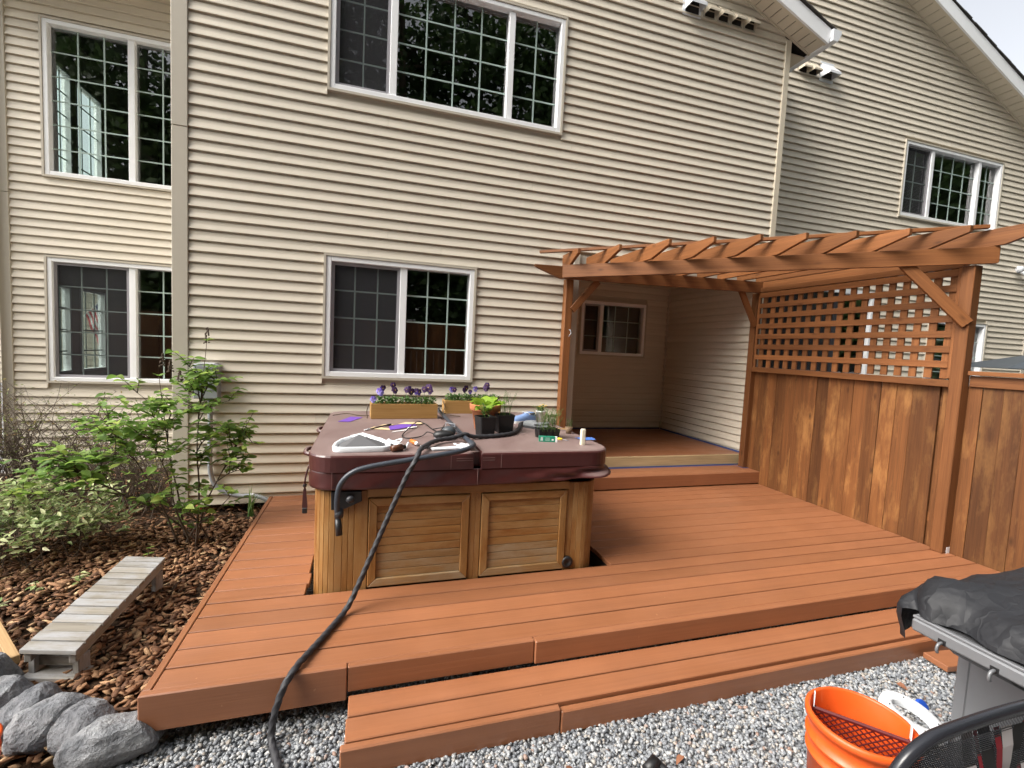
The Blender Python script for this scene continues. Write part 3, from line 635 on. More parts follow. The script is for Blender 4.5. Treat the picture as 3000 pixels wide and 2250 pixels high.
board('riser_board', (3.615, -0.335, 0.086), (6.462, -0.335, 0.086), 0.032, 0.146, 'deck_stain', PSTEP, bevel=0.005)
board('step_frame', (3.63, -0.17, 0.06), (6.44, -0.17, 0.06), 0.25, 0.115, 'dark_gap', PSTEP, bevel=0)
plain('tape_blue', (0.055, 0.085, 0.22), 0.6)
m = MB().box((3.95, -0.004, 0.1612), (6.37, 0.0145, 0.1635)); m.box((3.95, 0.0125, 0.164), (6.56, 0.0155, 0.178)); m.box((6.37, -0.165, 0.1613), (6.376, -0.005, 0.1645)); m.box((6.375, -0.168, 0.1613), (6.45, -0.146, 0.1640))
tag(m.build('masking_tape', 'tape_blue'), 'blue masking tape stuck along the back of the porch step', 'tape')
m = MB()
m.box((6.562, 0.10, 0.3055), (6.5665, YB-0.05, 0.322)); m.box((6.530, 0.10, 0.3055), (6.562, YB-0.05, 0.308)); m.box((3.95, YB-0.038, 0.3055), (6.55, YB-0.034, 0.325))
tag(m.build('masking_tape', 'tape_blue'), 'blue masking tape along the foot of the porch walls', 'tape')
# ------------------------------------------------------------------ fence
FX = 6.452
FENCE = thing('fence', (FX, -2.0, GZ), 'brown stained cedar board fence running along the right side of the deck', 'fence')
y = -0.075; k = 0
while y > -4.3:
    w = RN.choice((0.138, 0.14, 0.135, 0.141)); top = 1.447
    if k == 15: w = 0.085
    yc = y-w/2; dx = RN.uniform(-0.002, 0.003)
    board('fence_board', (FX+0.009+dx, yc, GZ+0.02), (FX+0.009+dx+RN.uniform(-0.003, 0.003), yc+RN.uniform(-0.004, 0.004), top), w-RN.uniform(0.001, 0.004), 0.017, 'fence_cedar', FENCE, up=(1, 0, 0), bevel=0.002)
    y -= w; k += 1
    if k == 16: y -= 0.022; board('post', (FX+0.07, y+0.011, GZ), (FX+0.07, y+0.011, 1.44), 0.089, 0.089, 'fence_cedar', FENCE, up=(1, 0, 0))
FENCE_END = y
board('rail', (FX+0.04, -0.06, 1.30), (FX+0.04, FENCE_END, 1.30), 0.038, 0.089, 'fence_cedar', FENCE); board('rail', (FX+0.04, -0.06, 0.25), (FX+0.04, FENCE_END, 0.25), 0.038, 0.089, 'fence_cedar', FENCE)
board('trim_board', (FX-0.011, -2.445, 1.493), (FX-0.011, FENCE_END, 1.493), 0.02, 0.092, 'cedar_stain', FENCE); board('cap_rail', (FX+0.012, -2.445, 1.560), (FX+0.012, FENCE_END, 1.560), 0.14, 0.036, 'cedar_stain', FENCE)
for yy in (-3.95,): board('post', (FX+0.10, yy, GZ), (FX+0.10, yy, 1.54), 0.089, 0.089, 'fence_cedar', FENCE, up=(1, 0, 0))
# ------------------------------------------------------------------ pergola
PERG = thing('pergola', (5.3, -1.1, 0.0), 'reddish brown timber pergola with three posts, slanting rafters and a lattice screen', 'pergola')
PM = 'cedar_stain'
def pboard(name, poly, w, M, parent, mat=PM, bevel=0.003):
    """poly in local x (length) / z, width w along local y"""
    m = MB().prism([(x, -w/2, z) for x, z in poly], (0, w, 0)); o = mesh_obj(name, m.v, m.f, mat, parent, M)
    if bevel: do_bevel(o, bevel)
    return o
board('post', (3.7545, -0.0955, 0.155), (3.7545, -0.0955, 2.392), 0.089, 0.089, PM, PERG, up=(1, 0, 0), bevel=0.005)
board('post', (6.425, -0.0955, 0.162), (6.425, -0.0955, 2.452), 0.089, 0.089, PM, PERG, up=(1, 0, 0), bevel=0.005)
board('post', (6.403, -2.388, 0.002), (6.403, -2.388, 2.452), 0.095, 0.095, PM, PERG, up=(1, 0, 0), bevel=0.005)
MB().box((6.405, -2.4385, 0.001), (6.445, -2.4365, 0.055)).build('post_bracket', 'metal_white', PERG)
# back beam with chamfered tail, diagonal front beam
bl = Vector((3.315, -0.160, 2.378)); br = Vector((6.47, -0.160, 2.455))
def frame(a, b, up=(0, 0, 1)):
    x = (b-a).normalized(); y = Vector(up).cross(x).normalized(); z = x.cross(y); M = Matrix((x, y, z)).transposed().to_4x4(); M.translation = a; return M
L = (br-bl).length; pboard('beam', [(0, 0.125), (0.01, 0.108), (0.30, 0.0), (L, 0.0), (L, 0.138), (0, 0.138)], 0.038, frame(bl, br), PERG)
dl = Vector((3.632, -0.205, 2.391)); dr = Vector((6.459, -2.525, 2.456)); dn = (dr-dl).normalized()
L = (dr-dl).length; pboard('beam', [(0, 0), (L-0.01, 0.0), (L, 0.01), (L, 0.137), (0, 0.138)], 0.038, frame(dl, dr), PERG)
a = Vector((6.436, -0.10, 2.452)); b = Vector((6.436, -2.34, 2.452)); L = (b-a).length; pboard('beam', [(0, 0), (L, 0), (L, 0.138), (0, 0.138)], 0.038, frame(a, b), PERG)
tails = [-0.46, -0.80, -1.19, -1.43, -1.66, -1.85, -2.06, -2.27, -2.51, -2.86]
for i, yt in enumerate(tails):
    x = 3.690+0.3045*i if i else 3.70
    zb = 2.391+0.139+(x-3.632)*0.023; zk = 2.378+0.139+(x-3.315)*0.0245
    t = (x-3.632)/(6.459-3.632); yd = -0.205+t*(-2.32)
    A = Vector((x, -0.055, zk)); D = Vector((x, min(yd, -0.25), zb)); d = (D-A).normalized(); T = A+d*((-0.055-yt)/abs(d.y)); L = (T-A).length
    c = min(0.29, L*0.5); pboard('rafter', [(0, 0), (L-c, 0), (L, 0.085), (L, 0.138), (0, 0.138)], 0.036, frame(A, T), PERG)
pa = Vector((3.40, -0.02-0.05, 2.662)); pb_ = Vector((6.40, -2.47, 2.745)); board('purlin', pa+Vector((0, 0, 0.010)), pb_+Vector((0, 0, 0.010)), 0.045, 0.030, PM, PERG)
def brace(a, b, w, t, up, cut=0.0):
    return board('brace', a, b, t, w, PM, PERG, up=up)
brace((3.80, -0.098, 2.06), (4.10, -0.098, 2.405), 0.085, 0.036, (0, 1, 0)) if False else board('brace', (3.795, -0.135, 2.05), (4.10, -0.135, 2.40), 0.036, 0.075, PM, PERG, up=(0.7, 0, -0.7))
board('brace', (6.385, -0.135, 2.03), (6.12, -0.135, 2.47), 0.036, 0.075, PM, PERG, up=(-0.7, 0, -0.5))
bn = Vector((-dn.y, dn.x, 0)).normalized()
a = Vector((6.352, -2.425, 1.965)); b = Vector((6.010, -2.118, 2.475))
board('brace', a, b, 0.036, 0.090, PM, PERG, up=(0.5, -0.4, 0.7))
MB().tube(spline([(3.775, -0.142, 1.83), (3.78, -0.160, 1.82), (3.79, -0.165, 1.79), (3.775, -0.165, 1.77), (3.77, -0.15, 1.75)], 4), 0.005, 6).build('hook', 'metal_grey', PERG, True)
LAT = bpy.data.objects.new('lattice', None); reg(LAT, PERG, Matrix.Translation((6.42, -1.2, 1.45)))
board('rail', (6.416, -0.142, 1.470), (6.416, -2.338, 1.462), 0.060, 0.062, PM, LAT); board('rail', (6.412, -0.142, 2.505), (6.412, -2.338, 2.498), 0.022, 0.062, PM, LAT) if False else board('rail', (6.400, -0.142, 2.485), (6.400, -2.338, 2.478), 0.022, 0.060, PM, LAT)
board('stile', (6.405, -0.160, 1.50), (6.405, -0.160, 2.455), 0.030, 0.018, PM, LAT, up=(1, 0, 0)); board('stile', (6.400, -2.318, 1.505), (6.400, -2.318, 2.449), 0.038, 0.018, PM, LAT, up=(1, 0, 0))
for k in range(7):
    z = 1.632+0.1309*k; board('slat', (6.402, -0.177, z), (6.402, -2.298, z-0.006), 0.018, 0.060, PM, LAT, bevel=0.0015)
for k in range(17):
    yv = -0.2405-0.1265*k; board('slat', (6.421, yv, 1.502), (6.421, yv-0.003, 2.454), 0.062, 0.018, PM, LAT, up=(1, 0, 0), bevel=0.0015)
# ------------------------------------------------------------------ hot tub
TUB = thing('hot_tub', (2.28, -1.08, GZ), 'square hot tub with weathered golden wood slat cabinet sunk into the deck', 'hot tub')
TX0, TX1, TYF, TYB, TZ0, TZ1 = 1.300, 3.256, -2.050, -0.16, -0.22, 0.66
CR = 0.13
MB().box((TX0+0.062, TYF+0.062, TZ0), (TX1-0.062, TYB-0.02, 0.655)).build('shell', 'dark_gap', TUB)
def arc_pts(cx, cy, r, a0, a1, n): return [(cx+r*math.cos(a0+(a1-a0)*i/n), cy+r*math.sin(a0+(a1-a0)*i/n)) for i in range(n+1)]
def vslat(x0, y0, x1, y1, z0=TZ0, z1=0.64, t=0.022, mat='tub_wood', gap=0.0):
    a = Vector((x0, y0, 0)); b = Vector((x1, y1, 0)); d = (b-a).normalized(); nrm = Vector((d.y, -d.x, 0)); c = (a+b)/2-nrm*t/2
    return board('slat', c+Vector((0, 0, z0)), c+Vector((0, 0, z1)), (b-a).length-gap, t, mat, TUB, up=nrm, bevel=0.0035)
for cx, a0, a1 in ((TX0+CR, math.pi, 1.5*math.pi), (TX1-CR, 1.5*math.pi, 2*math.pi)):
    p = arc_pts(cx, TYF+CR, CR, a0, a1, 6)
    for i in range(6): vslat(*p[i], *p[i+1])
for xs in ((TX0+CR, 1.475, 1.51, 1.545, 1.627), (2.284, 2.325, 2.362), (2.997, 3.045, 3.085, TX1-CR)):
    for i in range(len(xs)-1): vslat(xs[i], TYF, xs[i+1], TYF)
for X, sg in ((TX0, 1), (TX1, -1)):
    n = 16; ys = [TYF+CR+(TYB-TYF-CR)*i/n for i in range(n+1)]
    for i in range(n):
        if sg > 0: vslat(X, ys[i+1], X, ys[i])
        else: vslat(X, ys[i], X, ys[i+1])
board('top_rail', (TX0+CR+0.19, TYF+0.008, 0.622), (TX1-CR-0.12, TYF+0.008, 0.622), 0.030, 0.055, 'tub_wood', TUB)
for x0, x1 in ((1.631, 2.280), (2.366, 2.994)):
    P = bpy.data.objects.new('cabinet_panel', None); reg(P, TUB, Matrix.Translation(((x0+x1)/2, TYF, 0.0)))
    z0, z1, fw = 0.006, 0.588, 0.052
    def mitre(poly): return MB().prism([(x, TYF-0.012, z) for x, z in poly], (0, 0.028, 0))
    def piece(p0, p1, q0, q1):   # outer edge p0->p1, inner edge q0->q1, grain along the length
        a = Vector((p0[0], TYF-0.012, p0[1])); M = frame(a, Vector((p1[0], TYF-0.012, p1[1])), up=(0, -1, 0)); Mi = M.inverted()
        pts = [Mi @ Vector((x, TYF-0.012, z)) for x, z in (p0, p1, q1, q0)]
        m = MB().prism(pts, (Mi.to_3x3() @ Vector((0, 0.028, 0)))); o = mesh_obj('frame_rail', m.v, m.f, 'tub_wood_grey' if min(p0[1], p1[1]) < 0.1 and abs(p0[1]-p1[1]) < 0.1 else 'tub_wood', P, M); do_bevel(o, 0.004)
    o_ = [(x0, z0), (x1, z0), (x1, z1), (x0, z1)]; i_ = [(x0+fw, z0+fw), (x1-fw, z0+fw), (x1-fw, z1-fw), (x0+fw, z1-fw)]
    for k in range(4): piece(o_[k], o_[(k+1) % 4], i_[k], i_[(k+1) % 4])
    n = 9; h = (z1-z0-2*fw)/n
    for k in range(n): board('slat', (x0+fw, TYF+0.012, z0+fw+h*(k+0.5)), (x1-fw, TYF+0.012, z0+fw+h*(k+0.5)), 0.018, h-0.0028, 'tub_wood_grey' if k < 3 else 'tub_wood', P, bevel=0.0025)
MB().lathe([(0.0, 0.014), (0.018, 0.014), (0.02, 0.02), (0.036, 0.02), (0.043, 0.012), (0.043, 0.0)], n=20).xf(Matrix.Translation((3.02, TYF, 0.052)) @ Matrix.Rotation(rad(90), 4, 'X')).build('drain_valve', 'black_plastic', TUB, True)
# cover lifter: bracket, knob, bent arm that lies along the fold of the cover
MB().prism([(1.405, TYF-0.024, 0.648), (1.585, TYF-0.024, 0.642), (1.588, TYF-0.024, 0.578), (1.49, TYF-0.024, 0.535), (1.407, TYF-0.024, 0.530)], (0, 0.022, 0)).build('lifter_bracket', 'black_plastic', TUB, bevel=0.003)
MB().ico((1.52, TYF-0.055, 0.603), (0.026, 0.022, 0.024), 2).build('lifter_knob', 'dark_rubber', TUB, True)
plain('foam_tube', (0.035, 0.042, 0.055), 0.4, var=0.3, sc=25, bump=0.2)
arm = [(1.462, -2.135, 0.44), (1.450, -2.150, 0.53), (1.446, -2.165, 0.62), (1.462, -2.175, 0.715), (1.520, -2.180, 0.785), (1.62, -2.180, 0.822), (1.85, -2.175, 0.858), (2.06, -2.165, 0.887), (2.20, -2.14, 0.905), (2.285, -2.06, 0.915), (2.305, -1.95, 0.913), (2.300, -1.80, 0.909), (2.30, -1.4, 0.906), (2.305, -0.9, 0.906), (2.31, -0.45, 0.906), (2.31, -0.19, 0.906)]
pipe('lifter_arm', spline(arm, 8), [0.0165]*(8*15+1), 'foam_tube', TUB, 12)
pipe('lifter_pivot', [(1.458, -2.128, 0.545), (1.458, -2.165, 0.520)], 0.026, 'dark_rubber', TUB, 12); pipe('lifter_grip', [(1.452, -2.150, 0.50), (1.462, -2.165, 0.405)], [0.017, 0.021], 'black_plastic', TUB, 10)
# ------------------------------------------------------------------ hot tub cover
def cover_mat():
    m = N('cover_vinyl'); v = m.coord((1, 1, 1), rnd=False)
    g = m.n('NewGeometry'); up = m.n('SeparateXYZ', {0: g.outputs['Normal']}).outputs[2]
    d = m.noise(v, 3.0, 6, 0.65); d2 = m.noise(v, 22, 4)
    dust = m.math('MULTIPLY', m.ramp(up, [(0.75, (0, 0, 0)), (0.97, (1, 1, 1))]), m.ramp(m.math('ADD', m.math('MULTIPLY', d, 0.7), m.math('MULTIPLY', d2, 0.3)), [(0.30, (0.45,)*3), (0.68, (0.95,)*3)]))
    c = m.mix(d2, (0.050, 0.0135, 0.0125), (0.078, 0.022, 0.020)); c = m.mix(dust, c, (0.235, 0.172, 0.158))
    r = m.math('ADD', 0.28, m.math('MULTIPLY', dust, 0.4))
    p = m.principled(c, 0.3, 0.5, m.bump(m.noise(v, 380, 2), 0.12, 0.001)); m.t.links.new(r, p.inputs['Roughness'])
cover_mat(); plain('stitch', (0.22, 0.13, 0.12), 0.7)
COV = thing('hot_tub_cover', (2.29, -1.12, 0.66), 'folding dark maroon vinyl cover lying on the hot tub', 'hot tub cover')
CX0, CX1, CYF, CYB = 1.262, 3.325, -2.105, -0.14
def rrect(x0, x1, y0, y1, rs, n=8):
    """rs: radii for corners (x0,y0),(x1,y0),(x1,y1),(x0,y1); counter clockwise"""
    out = []
    for (cx, cy, a0), r in zip(((x0, y0, math.pi), (x1, y0, 1.5*math.pi), (x1, y1, 0), (x0, y1, 0.5*math.pi)), rs):
        if r < 1e-4: out.append((cx, cy)); continue
        ox = cx+(r if cx == x0 else -r); oy = cy+(r if cy == y0 else -r)
        out += [(ox+r*math.cos(a0+i*math.pi/2/n), oy+r*math.sin(a0+i*math.pi/2/n)) for i in range(n+1)]
    return out
def half(x0, x1, rs, ztop):
    pl = rrect(x0, x1, CYF, CYB, rs); n = len(pl); cx = sum(p[0] for p in pl)/n; cy = sum(p[1] for p in pl)/n
    m = MB(); vs = []
    lay = [(0.0, 0.772), (0.0, ztop-0.016), (0.005, ztop-0.006), (0.016, ztop)]
    for off, z in lay:
        for px, py in pl:
            d = Vector((cx-px, cy-py, 0)); dl_ = d.length; s = off/dl_ if dl_ else 0; vs.append((px+d.x*s*1.3, py+d.y*s*1.3, z))
    fs = [(i*n+j, i*n+(j+1) % n, (i+1)*n+(j+1) % n, (i+1)*n+j) for i in range(3) for j in range(n)]+[tuple(range(3*n, 4*n)), tuple(range(n-1, -1, -1))]
    m.add(vs, fs); return m.build('cover_half', 'cover_vinyl', COV)
half(CX0, 2.287, (0.17, 0.004, 0.004, 0.17), 0.880); half(2.337, CX1, (0.004, 0.17, 0.17, 0.004), 0.882)
MB().box((2.2865, CYF+0.06, 0.775), (2.3375, CYB, 0.872)).build('fold_strip', 'cover_vinyl', COV)
# skirt with folds
pl = rrect(CX0+0.004, CX1-0.004, CYF+0.004, CYB-0.004, (0.17,)*4, 8); dense = []
for i in range(len(pl)):
    a = Vector(pl[i]); b = Vector(pl[(i+1) % len(pl)]); k = max(1, int((b-a).length/0.022))
    dense += [a.lerp(b, j/k) for j in range(k)]
n = len(dense); vs = []; LY = 8
for l in range(LY+1):
    t = l/LY
    for i, p in enumerate(dense):
        d = (dense[(i+1) % n]-dense[i-1]).normalized(); o = Vector((d.y, -d.x)); x, y = p
        wr = 0.0
        if y < -1.6:
            u = max(0.0, min(1.0, (x-2.45)/0.75)); wr = u*(0.020*math.sin(8*x+7*t+0.6)*t**.7+0.016*math.sin(19*x-9*t)*t+0.034*t*t*u)
            wr += 0.006*t*math.sin(11*x+2)+0.003*t*math.sin(29*x+5*t)
        z = 0.774-t*(0.112-(0.05*max(0, (x-2.6)/0.72)**1.3 if y < -1.5 else 0.04 if x > 3 else 0))
        q = p+o*(wr+0.006*t-0.001); vs.append((q.x, q.y, z))
fs = [(l*n+(i+1) % n, l*n+i, (l+1)*n+i, (l+1)*n+(i+1) % n) for l in range(LY) for i in range(n)]
sk = mesh_obj('skirt', vs, fs, 'cover_vinyl', COV, smooth=True)
sm = sk.modifiers.new('thickness', 'SOLIDIFY'); sm.thickness = 0.003
for xs in (1.41, 2.315):
    MB().box((xs-0.0012, CYF-0.0075, 0.668), (xs+0.0012, CYF+0.003, 0.772)).build('stitch_line', 'stitch', COV)
for a, b, z in ((2.17, 2.28, 0.845), (2.17, 2.28, 0.830), (2.345, 2.43, 0.845), (2.345, 2.43, 0.830)): MB().box((a, CYF-0.0018, z-0.001), (b, CYF+0.002, z+0.001)).build('stitch_line', 'stitch', COV)
for x in (2.135, 2.475): MB().box((x-0.001, CYF-0.0016, 0.776), (x+0.001, CYF+0.002, 0.868)).build('stitch_line', 'stitch', COV)
for yy in (-1.75, -0.95): pipe('handle', spline([(CX0+0.002, yy-0.1, 0.83), (CX0-0.035, yy-0.06, 0.835), (CX0-0.035, yy+0.06, 0.835), (CX0+0.002, yy+0.1, 0.83)], 4), 0.014, 'cover_vinyl', COV, 8)
st = MB().tube(spline([(1.262, -1.90, 0.78), (1.245, -1.905, 0.72), (1.236, -1.91, 0.66), (1.238, -1.91, 0.62)], 4), 0.006, 6); st = st.build('strap', 'cover_vinyl', COV, True)
m = MB().prism([(1.228, -1.912, 0.62), (1.246, -1.912, 0.62), (1.256, -1.912, 0.50), (1.222, -1.912, 0.50)], (0, 0.006, 0)); m.build('strap', 'cover_vinyl', COV)
MB().box((1.224, -1.917, 0.462), (1.254, -1.903, 0.500)).build('buckle', 'black_plastic', COV, bevel=0.004)
MB().ico((1.237, -1.908, 0.645), (0.014, 0.01, 0.018), 1).build('buckle', 'black_plastic', COV, True)
# ------------------------------------------------------------------ small plants: leaf and flower meshes
def leaf_geo(L, W, fold=0.25, curl=0.15, n=4, tip=1.0):
    """leaf along +X, midrib on the axis, folded up at the edges, tip curling down"""
    vs = []; fs = []
    for i in range(n+1):
        t = i/n; w = W*0.5*(math.sin(math.pi*min(1, t**0.75*0.98+0.02))**tip)*(1 if t < 1 else 0); x = L*t; z = -curl*L*t*t
        vs += [(x, -w, z+fold*w), (x, 0, z), (x, w, z+fold*w)]
    for i in range(n):
        a = i*3; fs += [(a, a+1, a+4, a+3), (a+1, a+2, a+5, a+4)]
    return vs, fs
def aim(d, roll=0.0):
    d = Vector(d).normalized(); return d.to_track_quat('X', 'Z').to_matrix().to_4x4() @ Matrix.Rotation(roll, 4, 'X')
leafmat('leaf_viola', [(0, (0.035, 0.085, 0.018)), (0.6, (0.08, 0.17, 0.035)), (1, (0.14, 0.24, 0.06))])
leafmat('leaf_lettuce', [(0, (0.20, 0.36, 0.025)), (1, (0.36, 0.52, 0.06))], 0.45)
leafmat('leaf_herb', [(0, (0.07, 0.14, 0.03)), (1, (0.20, 0.29, 0.09))], 0.4)
plain('viola_dark', (0.035, 0.006, 0.06), 0.7, var=0.4); plain('viola_mid', (0.10, 0.055, 0.30), 0.7, var=0.3); plain('viola_pale', (0.27, 0.22, 0.58), 0.7, var=0.2); plain('petal_yellow', (0.75, 0.50, 0.03), 0.6)
plain('potting_soil', (0.03, 0.022, 0.015), 0.95, var=0.5, sc=60, bump=0.8)
def pot_terracotta():
    m = N('terracotta'); v = m.coord(); f = m.noise(v, 9, 6, 0.65)
    c = m.ramp(f, [(0.3, (0.30, 0.105, 0.045)), (0.6, (0.42, 0.165, 0.075)), (0.8, (0.50, 0.27, 0.16))]); m.principled(c, 0.85, 0.25, m.bump(m.noise(v, 120, 3), 0.15, 0.002))
pot_terracotta()
def flower_mesh(name, big, small):
    m = MB()
    for k, (a, r, mi) in enumerate(((60, 1, 0), (120, 1, 0), (180, .9, 1), (0, .9, 1), (270, 1.15, 1))):
        a = rad(a); c = Vector((math.cos(a)*0.010, 0.0008*k, math.sin(a)*0.010)); n = 8; vs = [c+Vector((0, -0.002, 0))]
        for j in range(n):
            b = 2*math.pi*j/n; vs.append(c+Vector((math.cos(b)*0.011*r, 0.002*math.cos(2*b), math.sin(b)*0.010*r)))
        m.add(vs, [(0, j+1, (j+1) % n+1) for j in range(n)], mi)
    m.ico((0, -0.004, -0.001), 0.0022, 1, 2)
    me = bpy.data.meshes.new(name); me.from_pydata([tuple(v) for v in m.v], [], m.f)
    for x in (big, small, 'petal_yellow'): me.materials.append(MATS[x])
    me.polygons.foreach_set('material_index', m.m); me.update(); return me
FL_D = flower_mesh('flower_dark', 'viola_dark', 'viola_dark'); FL_M = flower_mesh('flower_mid', 'viola_dark', 'viola_mid'); FL_P = flower_mesh('flower_pale', 'viola_mid', 'viola_pale')
def put(name, me, M, parent): return reg(bpy.data.objects.new(name, me), parent, M)
CZ = 0.8815
def planter(p, ang, L, D, H, label, flowers, seed):
    r = random.Random(seed); t = thing('planter_box', p, label, 'planter', 'wooden viola planters on the hot tub cover')
    M = Matrix.Translation(p) @ Matrix.Rotation(ang, 4, 'Z')
    def bd(nm, a, b, w, h, up=(0, 0, 1)): return board(nm, M @ Vector(a), M @ Vector(b), w, h, 'planter_wood', t, up=M.to_3x3() @ Vector(up), bevel=0.002)
    bd('side_board', (-L/2, -D/2+0.006, H/2), (L/2, -D/2+0.006, H/2), 0.012, H); bd('side_board', (-L/2, D/2-0.006, H/2), (L/2, D/2-0.006, H/2), 0.012, H)
    bd('end_board', (-L/2+0.007, -D/2+0.0125, H/2), (-L/2+0.007, D/2-0.0125, H/2), 0.013, H-0.002); bd('end_board', (L/2-0.007, -D/2+0.0125, H/2), (L/2-0.007, D/2-0.0125, H/2), 0.013, H-0.002)
    MB().box((-L/2+.014, -D/2+.0125, 0.005), (L/2-.014, D/2-.0125, H-0.022)).xf(M).build('soil', 'potting_soil', t)
    m = MB()
    for k in range(int(L*900)):
        x, y = r.uniform(-L/2+.03, L/2-.02), r.uniform(-D/2+.01, D/2-.02); vs, fs = leaf_geo(r.uniform(.022, .042), r.uniform(.012, .022), 0.3, 0.3, 3)
        d = Vector((r.gauss(0, 1), r.gauss(0, 1), r.uniform(-0.1, 1.3))); R_ = M @ Matrix.Translation((x, y, H-0.018+r.random()*0.07)) @ aim(d, r.uniform(-1, 1)); m.add([R_ @ Vector(v) for v in vs], fs)
    for k in range(int(L*60)):
        x, y = r.uniform(-L/2+.04, L/2-.03), r.uniform(-D/2+.02, D/2-.03); m.tube([M @ Vector((x, y, H-.03)), M @ Vector((x+r.uniform(-.02, .02), y+r.uniform(-.02, .02), H+0.03)), M @ Vector((x+r.uniform(-.04, .04), y+r.uniform(-.03, .03), H+0.06))], 0.0014, 4)
    tag(m.build('foliage', 'leaf_viola', t), kind='stuff')
    for (fx, fy, fz, kind, s) in flowers:
        me = {'d': FL_D, 'm': FL_M, 'p': FL_P}[kind]; base = M @ Vector((fx, fy, H)); top = M @ Vector((fx, fy, fz))
        put('flower', me, Matrix.Translation(top) @ Matrix.Rotation(ang+r.uniform(-.5, .5), 4, 'Z') @ Matrix.Rotation(r.uniform(-.5, .2), 4, 'X') @ Matrix.Scale(s*1.35, 4), t)
        MB().tube([base-Vector((0, 0, .02)), (base+top)/2+Vector((r.uniform(-.008, .008), 0, 0)), top+Vector((0, 0.004, -0.004))], 0.0014, 5).build('stem', 'leaf_viola', t)
    return t
planter((1.935, -0.575, CZ), rad(3), 0.61, 0.175, 0.138, 'long wooden planter box of violas at the left of the tub cover', [(-.215, 0, .235, 'p', 1.25), (-.195, .02, .275, 'm', 1.1), (-.235, -.03, .25, 'p', 1.2), (-.105, .0, .305, 'd', 1.1), (-.09, -.02, .26, 'd', 1.3), (.02, 0, .265, 'd', 1.15), (.045, .01, .275, 'p', 1.0), (.06, -.03, .25, 'd', 1.3), (.11, 0, .25, 'm', 1.2), (.135, -.02, .245, 'm', 1.15), (.185, .0, .27, 'd', 1.2), (.225, 0, .285, 'd', 1.5), (.24, -.01, .255, 'd', 1.2), (-.285, -.04, .175, 'p', 1.2)], 3)
planter((2.66, -0.225, CZ), rad(2), 0.60, 0.16, 0.135, 'wooden planter box of violas partly hidden behind the terracotta pot', [(-.215, 0, .245, 'p', 1.2), (-.19, -.01, .245, 'd', 1.1), (-.08, 0, .24, 'd', 1.1), (-.065, -.01, .26, 'd', 1.3), (-.02, 0, .225, 'm', .9), (.04, 0, .255, 'p', 1.1), (.155, 0, .27, 'd', 1.5), (.16, -.01, .30, 'd', 1.2)], 4)
# ---- terracotta pot with lettuce
def lettuce(t, c, r_, n, seed, size=0.075, zr=0.06):
    r = random.Random(seed); m = MB()
    for k in range(n):
        a = r.uniform(0, 6.28); rr = r_*math.sqrt(r.random()); el = r.uniform(0.35, 1.3); L = size*r.uniform(.7, 1.2); W_ = L*r.uniform(.7, 1.0); nn = 5
        vs = []; fs = []
        for i in range(nn+1):
            t_ = i/nn; w = W_*0.5*(0.25+0.9*math.sin(math.pi*0.5*min(1, t_*1.1))) if i else 0.006
            for j in range(-2, 3): vs.append((L*t_*(1-0.08*abs(j)), w*j/2, 0.25*L*t_*t_*-1+0.012*math.sin(j*2.3+t_*7+k)*t_+0.05*L*abs(j)/2))
        for i in range(nn):
            for j in range(4): q = i*5+j; fs.append((q, q+1, q+6, q+5))
        d = Vector((math.cos(a)*math.cos(el), math.sin(a)*math.cos(el), math.sin(el))); R_ = Matrix.Translation(Vector(c)+Vector((math.cos(a)*rr, math.sin(a)*rr, 0))) @ aim(d, r.uniform(-.4, .4)); m.add([R_ @ Vector(v) for v in vs], fs)
    return m
t = thing('terracotta_pot', (2.56, -1.25, CZ), 'round terracotta pot of bright green lettuce on the tub cover', 'plant pot')
MB().lathe([(0, 0), (.078, 0), (.086, .012), (.113, .165), (.126, .166), (.132, .172), (.135, .216), (.130, .222), (.122, .220), (.116, .19), (0.0, .185)], (2.56, -1.25, CZ), 32).build('pot', 'terracotta', t, True)
MB().lathe([(0, .192), (.112, .190)], (2.56, -1.25, CZ), 20).build('soil', 'potting_soil', t)
tag(lettuce(t, (2.56, -1.25, CZ+.205), .085, 26, 5, 0.08).build('lettuce', 'leaf_lettuce', t, True), kind='stuff')
def square_pot(x, y, ang, top, H, label, group=None):
    t = thing('nursery_pot', (x, y, CZ), label, 'plant pot', group); M = Matrix.Translation((x, y, CZ)) @ Matrix.Rotation(ang, 4, 'Z'); a, b = top*0.40, top*0.5
    def rr(h, z): return [(px, py, z) for px, py in rrect(-h, h, -h, h, (0.012,)*4, 3)]
    L_ = [rr(a, 0.0), rr(b-0.003, H-0.012), rr(b, H-0.012), rr(b, H), rr(b-0.004, H), rr(b-0.008, H-0.02)]; n = len(L_[0]); m = MB()
    m.add([v for l in L_ for v in l], [(i*n+j, i*n+(j+1) % n, (i+1)*n+(j+1) % n, (i+1)*n+j) for i in range(len(L_)-1) for j in range(n)]+[tuple(range(n-1, -1, -1))]); m.xf(M).build('pot', 'black_plastic', t)
    h = b-0.009; MB().add([(-h, -h, H-.02), (h, -h, H-.02), (h, h, H-.02), (-h, h, H-.02)], [(0, 1, 2, 3)]).xf(M).build('soil', 'potting_soil', t)
    return t
